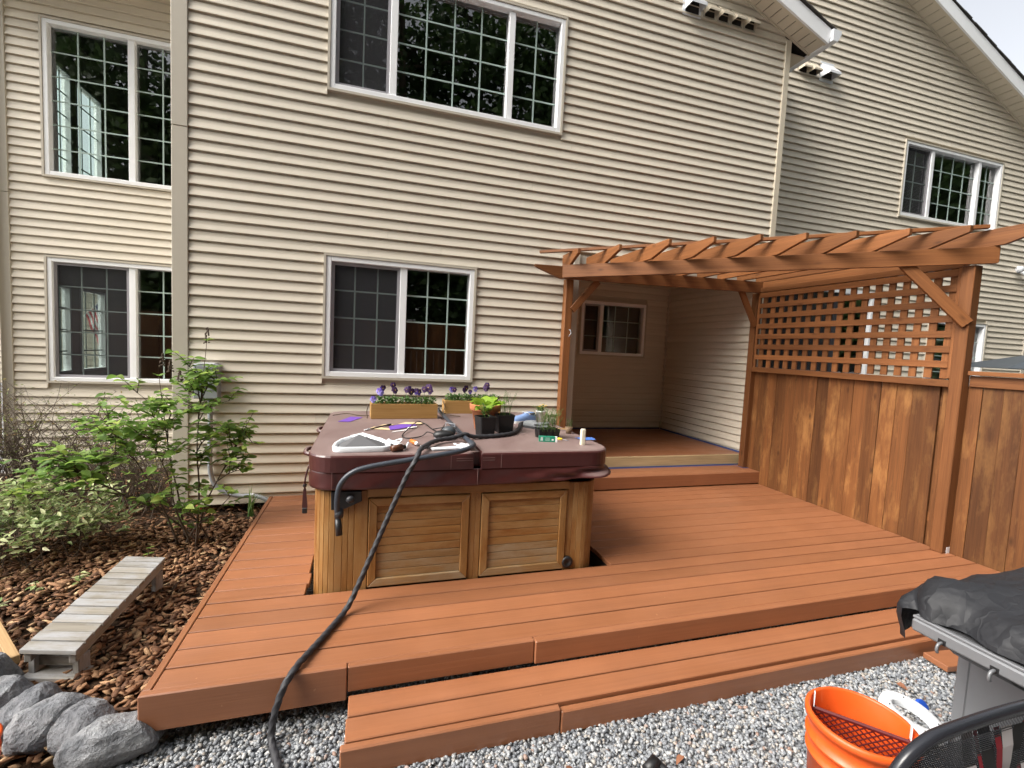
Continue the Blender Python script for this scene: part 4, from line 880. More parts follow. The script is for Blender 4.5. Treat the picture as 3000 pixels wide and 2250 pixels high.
def herb(t, c, r_, n, hgt, seed, leafy=0.012, name='seedling', spread=0.35):
    r = random.Random(seed); m = MB()
    for k in range(n):
        p = Vector(c)+Vector((r.uniform(-r_, r_), r.uniform(-r_, r_), 0)); h = hgt*r.uniform(.6, 1.1); dx, dy = r.uniform(-spread, spread)*h, r.uniform(-spread, spread)*h
        pts = [p, p+Vector((dx*.3, dy*.3, h*.5)), p+Vector((dx, dy, h))]; m.tube(pts, [0.0014, 0.0011, 0.0006], 4)
        for q in range(int(6+8*r.random())):
            f = r.uniform(.35, 1.0); s = pts[0].lerp(pts[2], f); vs, fs = leaf_geo(leafy*r.uniform(.7, 1.6), leafy*.35, .2, .2, 2); R_ = Matrix.Translation(s) @ aim((r.gauss(0, 1), r.gauss(0, 1), r.uniform(0, .9))); m.add([R_ @ Vector(v) for v in vs], fs)
    o = m.build(name, 'leaf_herb', t); tag(o, kind='stuff'); return o
t = square_pot(2.505, -1.49, rad(10), 0.145, 0.152, 'black square nursery pot with a pale stemmed seedling before the terracotta pot')
herb(t, (2.505, -1.49, CZ+.13), .02, 12, .11, 7, .03); m = lettuce(t, (2.505, -1.47, CZ+.19), .03, 9, 9, 0.06); tag(m.build('seedling_leaves', 'leaf_lettuce', t, True), kind='stuff')
t = square_pot(2.695, -1.37, rad(4), 0.148, 0.152, 'black square nursery pot with feathery dill right of the terracotta pot')
herb(t, (2.695, -1.37, CZ+.13), .05, 16, .21, 8, .022, 'dill')
# ---- six cell seedling tray with herbs
t = thing('seedling_tray', (2.985, -1.62, CZ), 'black six cell seedling tray full of wispy herbs', 'seed tray')
for i in range(3):
    for j in range(2):
        cx, cy = 2.925+i*0.06, -1.65+j*0.06
        MB().add([(cx-.02, cy-.02, CZ), (cx+.02, cy-.02, CZ), (cx+.02, cy+.02, CZ), (cx-.02, cy+.02, CZ), (cx-.0285, cy-.0285, CZ+.075), (cx+.0285, cy-.0285, CZ+.075), (cx+.0285, cy+.0285, CZ+.075), (cx-.0285, cy+.0285, CZ+.075), (cx-.026, cy-.026, CZ+.066), (cx+.026, cy-.026, CZ+.066), (cx+.026, cy+.026, CZ+.066), (cx-.026, cy+.026, CZ+.066)], [(0, 3, 2, 1), (0, 1, 5, 4), (1, 2, 6, 5), (2, 3, 7, 6), (3, 0, 4, 7), (4, 5, 9, 8), (5, 6, 10, 9), (6, 7, 11, 10), (7, 4, 8, 11), (8, 9, 10, 11)]).build('cell', 'black_plastic', t)
herb(t, (2.985, -1.62, CZ+.06), .075, 60, .17, 12, .018, 'herbs', 0.45)
# ---- green carton leaning on the tray, with printed label
plain('carton_green', (0.012, 0.20, 0.12), 0.5); plain('carton_white', (0.75, 0.76, 0.74), 0.55)
t = thing('seed_carton', (2.93, -1.77, CZ), 'small green and white printed carton lying before the seedling tray', 'carton')
CM = Matrix.Translation((2.925, -1.775, CZ)) @ Matrix.Rotation(rad(-14), 4, 'Z')
MB().box((-.062, -.015, 0), (.062, .015, .042)).xf(CM).build('box', 'carton_green', t, bevel=0.001); MB().box((.0625, -.0145, 0.001), (.078, .0145, .041)).xf(CM).build('end_flap', 'carton_white', t)
for k in range(5): MB().box((-.05, -.0158, .010+k*.006), (-.032, -.0151, .013+k*.006)).xf(CM).build('print_line', 'carton_white', t)
for k in range(3): MB().box((-.015, -.0158, .012+k*.009), (.02, -.0151, .0135+k*.009)).xf(CM).build('print_line', 'carton_white', t)
MB().box((.035, -.0158, .012), (.05, -.0151, .024)).xf(CM).build('print_mark', 'carton_white', t)
# ---- shoes
plain('shoe_blue', (0.16, 0.25, 0.46), 0.75, var=0.25, sc=40, bump=0.3); plain('shoe_grey', (0.17, 0.18, 0.19), 0.6, var=0.2); plain('shoe_dark', (0.05, 0.05, 0.055), 0.7)
def shoe(name, label, M, mat, sole, L=0.27, W_=0.10, H=0.085, clog=False):
    t = thing(name, M.translation, label, 'shoe'); m = MB(); n = 14; k = 12; vs = []
    prof = [(0, .62, .55), (.06, .80, .95), (.2, .82, 1.0), (.35, .80, .98), (.45, .86, .80), (.6, .95, .66), (.75, 1.0, .58), (.88, .90, .48), (.96, .66, .36), (1, .25, .2)]
    for x, w, h in prof:
        if clog: h = h*0.9+(0.18 if x > .5 else -.25)
        for j in range(k):
            a = math.pi*j/(k-1); vs.append((L*(x-.5), -W_/2*w*math.cos(a), 0.018+H*h*math.sin(a)**0.8))
    p = len(prof); m.add(vs, [(i*k+j, i*k+j+1, (i+1)*k+j+1, (i+1)*k+j) for i in range(p-1) for j in range(k-1)]+[tuple(range(k)), tuple(range((p-1)*k+k-1, (p-1)*k-1, -1))]); m.xf(M).build('upper', mat, t, True)
    m = MB(); top = []; 
    for s in (1, -1):
        for x, w, h in (prof if s == 1 else prof[::-1]): top.append((L*(x-.5)*1.02, s*W_/2*w*1.06, 0))
    m.prism(top, (0, 0, .022)); m.xf(M).build('sole', sole, t)
    m = MB()
    if not clog:
        for q in range(5):
            x = -.01+q*.017; m.tube([M @ Vector((x, -.028, H*.72-q*.004)), M @ Vector((x+.006, 0, H*.93-q*.008)), M @ Vector((x, .028, H*.72-q*.004))], .003, 5)
        m.tube(spline([M @ Vector(v) for v in ((-.02, 0, H*.95), (-.03, .03, H*1.15), (-.06, .04, H*.9), (-.04, .0, H*1.05), (-.01, -.03, H*1.2), (-.05, -.045, H*.95))], 4), .0028, 5); m.build('laces', 'carton_white', t, True)
        MB().lathe([(.036, 0), (.034, .012), (.022, .013), (.018, -.01)], n=14, sx=1.5).xf(M @ Matrix.Translation((-.085, 0, H*.92))).build('collar', 'shoe_dark', t, True)
    else:
        for q in range(6): m.ico(M @ Vector((.03+.022*(q % 3), -.018+.036*(q//3), H*.78-.012*(q % 3))), .006, 1)
        m.build('vent_holes', 'shoe_dark', t); m = MB().tube(spline([M @ Vector(v) for v in ((-.01, -.045, H*.6), (-.08, -.05, H*.85), (-.13, 0, H*.8), (-.08, .05, H*.85), (-.01, .045, H*.6))], 5), .007, 6); m.build('heel_strap', mat, t, True)
    return t
shoe('sneaker', 'light blue lace up sneaker lying on the tub cover by the siding', Matrix.Translation((3.03, -0.86, CZ)) @ Matrix.Rotation(rad(195), 4, 'Z'), 'shoe_blue', 'carton_white')
shoe('clog', 'grey plastic clog lying in front of the blue sneaker', Matrix.Translation((3.045, -1.20, CZ)) @ Matrix.Rotation(rad(125), 4, 'Z'), 'shoe_grey', 'shoe_dark', H=0.07, clog=True)
# ---- white pot with yellow flower, small cup, sticks
t = thing('flower_pot', (3.22, -0.84, CZ), 'small white pot with yellow flowers behind the grey clog', 'plant pot')
MB().lathe([(0, 0), (.035, 0), (.048, .10), (.051, .10), (.051, .112), (.045, .112), (.042, .095), (0, .093)], (3.22, -0.84, CZ), 20).build('pot', 'carton_white', t, True)
herb(t, (3.22, -0.84, CZ+.09), .03, 14, .07, 21, .03, 'leaves')
for k in range(5):
    c = Vector((3.19+.018*k, -0.86+.01*(k % 2), CZ+.150+.01*(k % 3))); m = MB()
    for q in range(6):
        vs, fs = leaf_geo(.018, .013, .2, .1, 2); m.add([Matrix.Translation(c) @ aim((math.cos(q*1.05), math.sin(q*1.05), .5)) @ Vector(v) for v in vs], fs)
    m.build('flower', 'petal_yellow', t)
t = thing('peat_cup', (3.25, -1.45, CZ), 'small brown peat cup with soil near the cover edge', 'plant pot')
plain('peat', (0.17, 0.11, 0.065), 0.9, var=0.25, sc=40); MB().lathe([(0, 0), (.022, 0), (.033, .058), (.030, .058), (.026, .045), (0, .044)], (3.25, -1.45, CZ), 16).build('cup', 'peat', t, True); herb(t, (3.25, -1.45, CZ+.04), .02, 7, .09, 23, .014)
for k, (a, b) in enumerate((((3.13, -1.28, CZ+.008), (3.31, -1.36, CZ+.030)), ((3.20, -1.22, CZ+.008), (3.30, -1.30, CZ+.010)))):
    tag(board('stick', a, b, .010, .008, 'stake_wood', None, bevel=.001), ('long', 'short')[k]+' thin wooden stick lying beside the peat cup', 'stick')
# ---- cream block, blue cloth, screwdriver
plain('cream', (0.78, 0.72, 0.56), 0.5); plain('blue_cloth', (0.06, 0.16, 0.48), 0.8, var=0.3, sc=30)
m = MB(); n = 10
for l, (s, z) in enumerate(((.9, 0), (1, .004), (1, .112), (.8, .121))): m.v += [Vector((3.160+.0195*s*x, -1.910+.014*s*y, CZ+z)) for x, y in [(math.copysign(abs(math.cos(2*math.pi*j/n))**.5, math.cos(2*math.pi*j/n)), math.copysign(abs(math.sin(2*math.pi*j/n))**.5, math.sin(2*math.pi*j/n))) for j in range(n)]]
m.f = [(i*n+j, i*n+(j+1) % n, (i+1)*n+(j+1) % n, (i+1)*n+j) for i in range(3) for j in range(n)]+[tuple(range(3*n, 4*n))]; m.m = [0]*len(m.f)
tag(m.build('bottle', 'cream'), 'slim cream coloured bottle standing at the front right of the tub cover', 'bottle')
m = MB(); nx, ny = 12, 9
m.add([(3.215+.135*i/nx, -1.755+.10*j/ny, CZ+.003+.012*abs(math.sin(i*1.3+j*.8))*(0.4+.6*math.sin(math.pi*j/ny))) for j in range(ny+1) for i in range(nx+1)], [(j*(nx+1)+i, j*(nx+1)+i+1, (j+1)*(nx+1)+i+1, (j+1)*(nx+1)+i) for j in range(ny) for i in range(nx)])
tag(m.build('cloth', 'blue_cloth', smooth=True), 'crumpled blue cloth behind the cream bottle', 'cloth')
t = thing('screwdriver', (3.07, -1.73, CZ), 'tiny screwdriver with a yellow handle on the tub cover', 'screwdriver')
pipe('handle', [(3.045, -1.705, CZ+.009), (3.070, -1.732, CZ+.009)], .0085, 'petal_yellow', t, 8); pipe('shaft', [(3.070, -1.732, CZ+.008), (3.108, -1.772, CZ+.004)], .002, 'metal_grey', t, 6)
# ---- white mesh tray
plain('mesh_grey', (0.10, 0.10, 0.105), 0.7); plain('white_plastic', (0.74, 0.77, 0.80), 0.35)
t = thing('mesh_tray', (1.58, -1.80, CZ), 'white D shaped plastic tray with grey mesh inside, at the cover front left', 'tray')
out = [(1.405, -1.995), (1.42, -2.025), (1.46, -2.035), (1.70, -2.030), (1.742, -2.015), (1.755, -1.985), (1.745, -1.86), (1.70, -1.74), (1.64, -1.66), (1.57, -1.635), (1.50, -1.66), (1.44, -1.76), (1.41, -1.88)]
o2 = [Vector((x, y, 0)) for x, y in out]; cen = sum(o2, Vector())/len(o2); n = len(o2); m = MB()
for sc, z in ((1, 0), (1.03, .03), (1.0, .034), (.92, .032), (.86, .010), (.84, .004)): m.v += [cen+(p-cen)*sc+Vector((0, 0, CZ+z)) for p in o2]
m.f = [(i*n+j, i*n+(j+1) % n, (i+1)*n+(j+1) % n, (i+1)*n+j) for i in range(5) for j in range(n)]; m.m = [0]*len(m.f); m.build('tray_rim', 'white_plastic', t, True)
m = MB(); m.add([cen+(p-cen)*.86+Vector((0, 0, CZ+.012+.05*max(0, 1-abs(p.x-1.58)/.2)*(1 if p.y < -1.8 else .2))) for p in o2]+[cen+Vector((-.02, .03, CZ+.075))], [(j, (j+1) % n, n) for j in range(n)]); m.build('mesh_insert', 'mesh_grey', t)
m = MB().prism([(1.50, -1.80, CZ+.060), (1.60, -1.86, CZ+.062), (1.66, -1.80, CZ+.055), (1.58, -1.72, CZ+.065)], (0, 0, .003)); m.build('clear_film', 'white_plastic', t)
tag(pipe('white_string', spline([(1.76, -1.86, CZ+.012), (1.80, -1.82, CZ+.03), (1.835, -1.86, CZ+.045), (1.81, -1.92, CZ+.02), (1.85, -1.96, CZ+.012), (1.875, -1.90, CZ+.03), (1.85, -1.99, CZ+.006)], 6), .006, 'white_plastic', None, 7), 'twisted white string beside the mesh tray', 'string')
m = MB()
for k in range(7): m.ico((1.745+.014*k+RN.uniform(-.01, .01), -1.80-.022*k+RN.uniform(-.02, .02), CZ+.018), (RN.uniform(.018, .03), RN.uniform(.015, .03), RN.uniform(.012, .02)), 1, 0, .25)
tag(m.build('rag', 'white_plastic', smooth=True), 'crumpled white rag at the right end of the mesh tray', 'rag')
t = thing('brown_bottle', (1.80, -2.0, CZ), 'small brown bottle lying at the corner of the mesh tray', 'bottle'); plain('brown_glaze', (0.10, 0.035, 0.015), 0.3)
pipe('body', [(1.762, -2.045, CZ+.022), (1.825, -2.005, CZ+.022)], [.020, .0225], 'brown_glaze', t, 12); pipe('cap', [(1.826, -2.004, CZ+.022), (1.848, -1.990, CZ+.022)], .013, 'black_plastic', t, 10)
t = thing('orange_tool', (1.93, -1.83, CZ), 'orange handled paint tool lying on the tub cover', 'tool'); plain('orange_handle', (0.55, 0.17, 0.03), 0.4)
pipe('handle', [(1.905, -1.775, CZ+.017), (1.932, -1.86, CZ+.017)], [.014, .0175], 'orange_handle', t, 10); pipe('tip', [(1.932, -1.861, CZ+.017), (1.938, -1.882, CZ+.016)], [.014, .010], 'white_plastic', t, 10)
# ---- paper cards and sanding strips
plain('purple_card', (0.14, 0.055, 0.36), 0.7, var=0.1); plain('tan_card', (0.60, 0.45, 0.26), 0.7); plain('white_card', (0.74, 0.72, 0.70), 0.6)
def card(name, pts, mat, label, z): tag(MB().prism([(x, y, CZ+z) for x, y in pts], (0, 0, .0016)).build(name, mat), label, 'card')
card('purple_card', [(1.365, -.84), (1.46, -.85), (1.565, -.60), (1.46, -.56)], 'purple_card', 'purple card lying alone by the back left corner of the cover', .001)
card('purple_card', [(1.78, -1.26), (1.86, -1.22), (2.02, -1.03), (1.90, -.98), (1.78, -1.1)], 'purple_card', 'purple card lying among the tan and white strips', .003)
card('tan_card', [(1.62, -1.20), (1.79, -1.26), (1.81, -1.21), (1.66, -1.10)], 'tan_card', 'tan sanding strip nearest the mesh tray', .001); card('tan_card', [(1.86, -1.0), (1.93, -.90), (2.09, -.92), (2.05, -1.0)], 'tan_card', 'tan sanding strip with a lifted corner by the planter box', .006); card('tan_card', [(1.70, -1.05), (1.74, -.99), (1.83, -.98), (1.80, -1.04)], 'tan_card', 'short tan strip behind the purple card', .001)
card('white_card', [(1.79, -1.36), (1.80, -1.33), (1.92, -1.23), (1.93, -1.26)], 'white_card', 'narrow white strip along the front of the purple card', .001); card('white_card', [(1.915, -1.22), (1.93, -1.16), (2.01, -1.10), (2.0, -1.16)], 'white_card', 'white strip overlapping the right of the purple card', .0055)
t = thing('paint_brush', (1.66, -1.25, CZ), 'small thin paint brush with pale tip among the strips', 'paint brush'); pipe('handle', [(1.63, -1.235, CZ+.007), (1.80, -1.02, CZ+.009)], [.004, .006], 'black_plastic', t, 6); pipe('tip', [(1.628, -1.237, CZ+.007), (1.585, -1.29, CZ+.006)], [.007, .004], 'white_plastic', t, 6)
# ---- sander with power cord, metal clamp, bag
t = thing('electric_sander', (2.19, -1.56, CZ), 'dark grey electric hand sander with a coiled cord on the tub cover', 'sander'); plain('tool_grey', (0.05, 0.06, 0.07), 0.5)
MB().ico((2.15, -1.66, CZ+.036), (.082, .05, .036), 2).build('body', 'black_plastic', t, True); MB().ico((2.20, -1.58, CZ+.045), (.055, .05, .044), 2).build('housing', 'tool_grey', t, True); MB().box((2.09, -1.71, CZ), (2.20, -1.60, CZ+.012)).build('base_plate', 'screen_frame', t, bevel=.002)
pipe('cord', spline([(2.09, -1.60, CZ+.03), (2.05, -1.50, CZ+.028), (2.0, -1.56, CZ+.008), (1.90, -1.62, CZ+.005), (1.86, -1.52, CZ+.005), (1.93, -1.28, CZ+.02), (2.02, -1.02, CZ+.03), (2.08, -1.06, CZ+.02), (2.12, -1.30, CZ+.01), (2.16, -1.38, CZ+.012), (2.24, -1.12, CZ+.02)], 7), .0042, 'black_plastic', t, 6)
pipe('cord', spline([(2.11, -1.34, CZ+.02), (2.16, -1.44, CZ+.05), (2.25, -1.46, CZ+.06), (2.275, -1.60, CZ+.05)], 6), .0042, 'black_plastic', t, 6)
t = thing('metal_clamp', (2.25, -1.35, CZ), 'small bright metal frame standing behind the sander', 'clamp'); m = MB()
for a, b in (((2.215, -1.34, CZ+.002), (2.215, -1.34, CZ+.075)), ((2.283, -1.37, CZ+.002), (2.283, -1.37, CZ+.066)), ((2.212, -1.34, CZ+.075), (2.286, -1.37, CZ+.066))): m.tube([a, b], .004, 6)
m.build('frame', 'metal_grey', t); MB().box((2.25, -1.40, CZ), (2.28, -1.375, CZ+.05)).build('jaw', 'metal_grey', t, bevel=.003)
t = thing('brush_packet', (2.13, -1.99, CZ), 'white plastic packet with clear wrapper under the braided hose', 'packet'); PMx = Matrix.Translation((2.13, -1.99, CZ)) @ Matrix.Rotation(rad(10), 4, 'Z')
MB().box((-.115, -.03, .001), (.085, .02, .016)).xf(PMx).build('packet', 'white_plastic', t, bevel=.004); m = MB(); m.add([PMx @ Vector((.07+.10*i/5, -.05+.15*j/5, .004+.016*abs(math.sin(i*2+j*1.7)))) for j in range(6) for i in range(6)], [(j*6+i, j*6+i+1, j*6+i+7, j*6+i+6) for j in range(5) for i in range(5)]); m.build('wrapper', 'white_plastic', t, True)
m = MB(); m.add([PMx @ Vector((-.16+.06*i/4, .05+.06*j/4, .003+.012*abs(math.sin(i*2+j)))) for j in range(5) for i in range(5)], [(j*5+i, j*5+i+1, j*5+i+6, j*5+i+5) for j in range(4) for i in range(4)]); m.build('wrapper', 'white_plastic', t, True)
# ---- dry twigs of the vine between the planters
tag(MB().tube(spline([(1.30, -.50, CZ+.006), (1.42, -.48, CZ+.02), (1.52, -.52, CZ+.01), (1.62, -.56, CZ+.012)], 4), .004, 5).tube(spline([(1.605, -.66, CZ+.004), (1.60, -.62, CZ+.06), (1.615, -.64, CZ+.13)], 4), .005, 5).build('twig', 'bark', smooth=True), 'thin dark twig lying left of the long planter box', 'twig')
tag(MB().tube(spline([(2.26, -.62, CZ+.10), (2.29, -.5, CZ+.05), (2.34, -.42, CZ+.02), (2.40, -.50, CZ+.012), (2.48, -.56, CZ+.01)], 4), .005, 5).tube(spline([(2.33, -.40, CZ+.012), (2.36, -.33, CZ+.07), (2.345, -.31, CZ+.13)], 4), .005, 5).build('twig', 'bark', smooth=True), 'dark forked twig between the two planter boxes', 'twig')
# ---- braided hose
plain('braided_hose', (0.026, 0.026, 0.030), 0.6, var=0.4, sc=60, bump=0.4)
hz = CZ+.018
hp = [(3.10, -1.00, hz), (2.96, -1.04, hz), (2.86, -1.28, hz), (2.74, -1.50, hz), (2.60, -1.60, hz), (2.46, -1.645, hz), (2.36, -1.68, hz+.008), (2.30, -1.705, hz+.028), (2.20, -1.745, hz+.012), (2.10, -1.80, hz+.008), (2.03, -1.90, hz+.010), (1.975, -2.02, hz+.012), (1.930, -2.13, hz+.010), (1.893, -2.196, .852), (1.855, -2.212, .790), (1.810, -2.222, .690), (1.760, -2.235, .575), (1.700, -2.25, .430), (1.645, -2.268, .30), (1.590, -2.285, .168), (1.545, -2.31, .070), (1.505, -2.36, .024), (1.455, -2.467, .018), (1.405, -2.579, .018), (1.359, -2.681, .020), (1.325, -2.760, .024), (1.298, -2.825, .016), (1.272, -2.852, -.022), (1.246, -2.866, -.10), (1.230, -2.876, -.185), (1.236, -2.91, -.232), (1.262, -2.98, -.234), (1.292, -3.07, -.234), (1.33, -3.22, -.234), (1.32, -3.4, -.234)]
tag(MB().tube(spline(hp, 14), .0155, 12, lobes=3, twist=110, amp=.13).build('braided_hose', 'braided_hose', smooth=True), 'black spiral braided hose draped over the tub cover and down across the deck', 'hose')
# ------------------------------------------------------------------ edging stones
def rock_mat():
    m = N('rock'); v = m.coord(); f = m.noise(v, 7, 7, 0.65); g = m.noise(v, 28, 5, 0.7)
    c = m.ramp(f, [(0.28, (0.12, 0.13, 0.145)), (0.48, (0.22, 0.225, 0.235)), (0.66, (0.33, 0.335, 0.34)), (0.8, (0.29, 0.265, 0.215))])
    c = m.mix(0.5, c, m.ramp(g, [(0.3, (0.6, 0.6, 0.6)), (0.7, (1.35, 1.35, 1.35))]), 'MULTIPLY'); c = m.mix(1.0, c, m.ramp(m.rnd(), [(0, (0.75, 0.75, 0.78)), (1, (1.2, 1.2, 1.2))]), 'MULTIPLY')
    m.principled(c, 0.75, 0.35, m.bump(m.math('ADD', f, m.math('MULTIPLY', g, 0.9)), 1.0, 0.035))
rock_mat()
def rock(x, y, z0, z1, rx, ry, rot, seed, label):
    r = random.Random(seed); bm = bmesh.new(); h = (z1-z0)/2; bmesh.ops.create_icosphere(bm, subdivisions=4, radius=1.0)
    pls = [(Vector((r.gauss(0, 1), r.gauss(0, 1), r.gauss(0, 1)+.15)).normalized(), r.uniform(.66, .86)) for k in range(12)]; ph = [r.uniform(0, 6) for k in range(6)]
    for v in bm.verts:
        c = v.co.copy()
        for nrm, d in pls:
            e = c.dot(nrm)-d
            if e > 0: c -= nrm*e*.88
        c *= 1+.015*math.sin(5*c.x+ph[0])*math.sin(6*c.y+ph[1])+.022*math.sin(13*c.x+9*c.z+ph[2])+.014*math.sin(23*c.y-17*c.z+ph[3])+r.uniform(-.009, .009)
        v.co = Vector((c.x*rx, c.y*ry, h+c.z*h))
    me = bpy.data.meshes.new('edging_stone'); bm.to_mesh(me); bm.free(); me.materials.append(MATS['rock'])
    o = reg(bpy.data.objects.new('edging_stone', me), None, Matrix.Translation((x, y, z0)) @ Matrix.Rotation(rot, 4, 'Z')); tag(o, label, 'stone', 'edging stones of the planting bed')
rock(0.602, -2.795, GZ-0.03, -0.080, 0.184, 0.147, 0.2, 1, 'large grey edging stone touching the corner of the deck')
rock(0.465, -2.715, GZ-0.03, -0.060, 0.147, 0.125, -0.5, 2, 'brownish grey edging stone second from the deck corner')
rock(0.325, -2.66, GZ-0.03, -0.040, 0.155, 0.147, 0.7, 3, 'pale blue grey edging stone third from the deck corner')
rock(0.185, -2.585, GZ-0.03, -0.035, 0.125, 0.132, 0.1, 4, 'grey edging stone fourth from the deck corner')
rock(0.055, -2.51, GZ-0.03, -0.025, 0.147, 0.132, -0.4, 5, 'bluish edging stone fifth from the deck corner, at the picture edge')
rock(-0.10, -2.36, GZ-0.03, 0.005, 0.163, 0.147, 0.4, 6, 'pale edging stone at the left edge, farthest from the deck corner')
# ------------------------------------------------------------------ slatted garden bench lying in the mulch
BE = thing('garden_bench', (0.16, -1.88, -0.14), 'low weathered grey slatted bench standing on the bark mulch', 'bench')
n_ = 13; A0 = Vector((0.163, -2.392, 0.0)); A1 = Vector((0.166, -1.352, 0.0)); sd = Vector((0.262, -0.068, 0)).normalized()
for k in range(n_):
    c = A0.lerp(A1, (k+0.5)/n_)+Vector((0, 0, 0.008+RN.uniform(-.002, .002))); board('slat', c-sd*0.132, c+sd*0.132, 0.069, 0.022, 'bench_grey', BE, bevel=0.002, ends=lambda v, L, w, h: Vector((v.x-.26*v.y, v.y, v.z)))
ld = (A1-A0).normalized()
for s in (-0.105, 0.105): board('side_rail', A0+sd*s+Vector((0, 0.02, -0.030)), A1+sd*s+Vector((0, -0.02, -0.030)), 0.03, 0.052, 'bench_grey', BE)
for e, q in ((0.09, 0), (0.93, 1)):
    c = A0.lerp(A1, e)
    for s in (-0.105, 0.105): board('leg', c+sd*s+Vector((0, 0, -0.006-0.052)), c+sd*s+Vector((0, 0, -0.175)), 0.07, 0.032, 'bench_grey', BE, up=sd)
    board('cross_rail', c-sd*0.088+Vector((0, 0, -0.085)), c+sd*0.088+Vector((0, 0, -0.085)), 0.03, 0.05, 'bench_grey', BE)
    if not q: board('foot_board', c-sd*0.135+Vector((0, -0.02, -0.150)), c+sd*0.135+Vector((0, -0.02, -0.150)), 0.10, 0.026, 'bench_grey', BE)
tag(board('wooden_stake', (-0.42, -1.80, -0.06), (-0.035, -2.27, -0.085), 0.045, 0.045, 'stake_wood', None), 'square wooden stake lying left of the grey bench', 'stake')
# ------------------------------------------------------------------ buckets, lid, bag
def bucket_mat():
    m = N('bucket_orange'); s = m.noise(m.coord((9, 9, 1.6)), 1.0, 5, 0.65); w = m.noise(m.coord((3, 3, 3)), 3, 4)
    c = m.mix(w, (0.66, 0.085, 0.012), (0.74, 0.11, 0.016)); c = m.mix(m.ramp(s, [(0.60, (0, 0, 0)), (0.70, (0.55, 0.55, 0.55))]), c, (0.80, 0.33, 0.20))
    c = m.mix(m.ramp(m.noise(m.coord((5, 5, 5)), 4, 5, 0.7), [(0.62, (0, 0, 0)), (0.72, (0.5, 0.5, 0.5))]), c, (0.45, 0.05, 0.015))
    p = m.principled(c, 0.35, 0.5); m.t.links.new(m.ramp(w, [(0.3, (0.28,)*3), (0.7, (0.5,)*3)]), p.inputs['Roughness'])
bucket_mat(); plain('grid_red', (0.10, 0.012, 0.012), 0.35, var=0.5, sc=40); plain('print_dark', (0.03, 0.02, 0.02), 0.6)
def bucket(c, s, label, H=0.44, rt=0.175, rb=0.150):
    t = thing('bucket', c, label, 'bucket', 'orange plastic buckets'); f = lambda z: rb+(rt-rb)*z/H
    prof = [(0, 0), (rb-.01, 0), (rb, .008), (f(H*.62), H*.62), (f(H*.62)+.009, H*.625), (f(H*.62)+.009, H*.645), (f(H*.7), H*.65), (f(H*.76), H*.76), (f(H*.76)+.010, H*.765), (f(H*.76)+.010, H*.785), (f(H*.8), H*.79), (f(H*.93), H*.93), (rt+.010, H*.935), (rt+.011, H*.985), (rt+.004, H), (rt-.004, H), (rt-.007, H*.985), (f(H*.6)-.008, H*.6), (rb-.01, .02), (0, .018)]
    MB().lathe(prof, c, 48).build('body', 'bucket_orange', t, True)
    return t
BC = (3.47, -3.85, -0.235)
t = bucket(BC, 1, 'orange plastic bucket holding a dark red paint grid')
for sg in (-1,):
    a = rad(205); p = Vector(BC)+Vector((.186*math.cos(a), .186*math.sin(a), .31)); pipe('handle_lug', [p, p+Vector((.016*math.cos(a), .016*math.sin(a), 0))], .024, 'bucket_orange', t, 14)
pipe('handle', spline([Vector(BC)+Vector((.205*math.cos(rad(205+i*9)), .205*math.sin(rad(205+i*9)), .31-.10*math.sin(math.pi*min(1, i/14)))) for i in range(0, 15)], 3), .003, 'metal_grey', t, 6)
m = MB()
for a0, z0, z1 in ((196, .10, .215), (204, .09, .20), (213, .10, .215), (222, .095, .205)):
    for j in range(2):
        a = [rad(a0+6*j*.5+k*2.2) for k in range(3)]; rr_ = .1665; vs = [Vector(BC)+Vector((rr_*1.0*math.cos(x), rr_*math.sin(x), z)) for z in (z0, z1) for x in a]; m.add(vs, [(0, 1, 4, 3), (1, 2, 5, 4)])
m.build('printed_mark', 'print_dark', t)
gr = thing('paint_grid', (BC[0], BC[1], BC[2]+.2), 'dark red expanded metal paint roller grid hooked inside the orange bucket', 'paint grid')
ga = Vector((-0.085, 0.128, 0)); gb = Vector((0.118, -0.098, 0)); gd = (gb-ga).normalized(); GC = Vector(BC)+Vector((0, 0, 0.405)); gw = (gb-ga).length; gn = gd.cross(Vector((0, 0, 1))); dv = (Vector((0, 0, -1))+gn*0.22).normalized()
def gp_(u, v): return GC+ga+gd*(u*gw)+dv*v
m = MB(); 
for u in (0, 1): m.tube([gp_(u, -.01), gp_(u, .30)], .007, 6)
for v in (0.0, .30): m.tube([gp_(0, v), gp_(1, v)], .009, 6)
m.build('rim', 'grid_red', gr); m = MB(); NU, NV = 11, 15
for i in range(NU):
    for j in range(NV):
        u0, v0 = i/NU, .30*j/NV; c = ((i+.5)/NU, .30*(j+.5)/NV)
        a, b, d, e = gp_(u0, c[1]), gp_(c[0], v0), gp_(u0+1/NU, c[1]), gp_(c[0], v0+.30/NV)
        for p, q in ((a, b), (b, d), (d, e), (e, a)): m.tube([p, q], .0028, 4, caps=False)
tag(m.build('mesh', 'grid_red', gr), kind='stuff')
for u in (0, 1):
    p = gp_(u, -.01); s = -1 if u == 0 else 1; MB().prism([p+gn*.012, p-gn*.012, p-gn*.012+Vector((0, 0, .055)), p+gn*.012+Vector((0, 0, .055))], gd*s*.003).build('hook', 'metal_white', gr)
bucket((0.175, -2.945, -0.25), 1, 'orange plastic bucket cut off by the lower left picture edge', H=0.26, rt=0.115, rb=.10)
t = thing('lid_ring', (4.06, -3.66, -0.05), 'white plastic ring with a long oval hole lying by the grill', 'lid'); LM = Matrix.Translation((4.075, -3.665, -0.045)) @ Matrix.Rotation(rad(18), 4, 'X') @ Matrix.Rotation(rad(-58), 4, 'Z')
n = 32; m = MB()
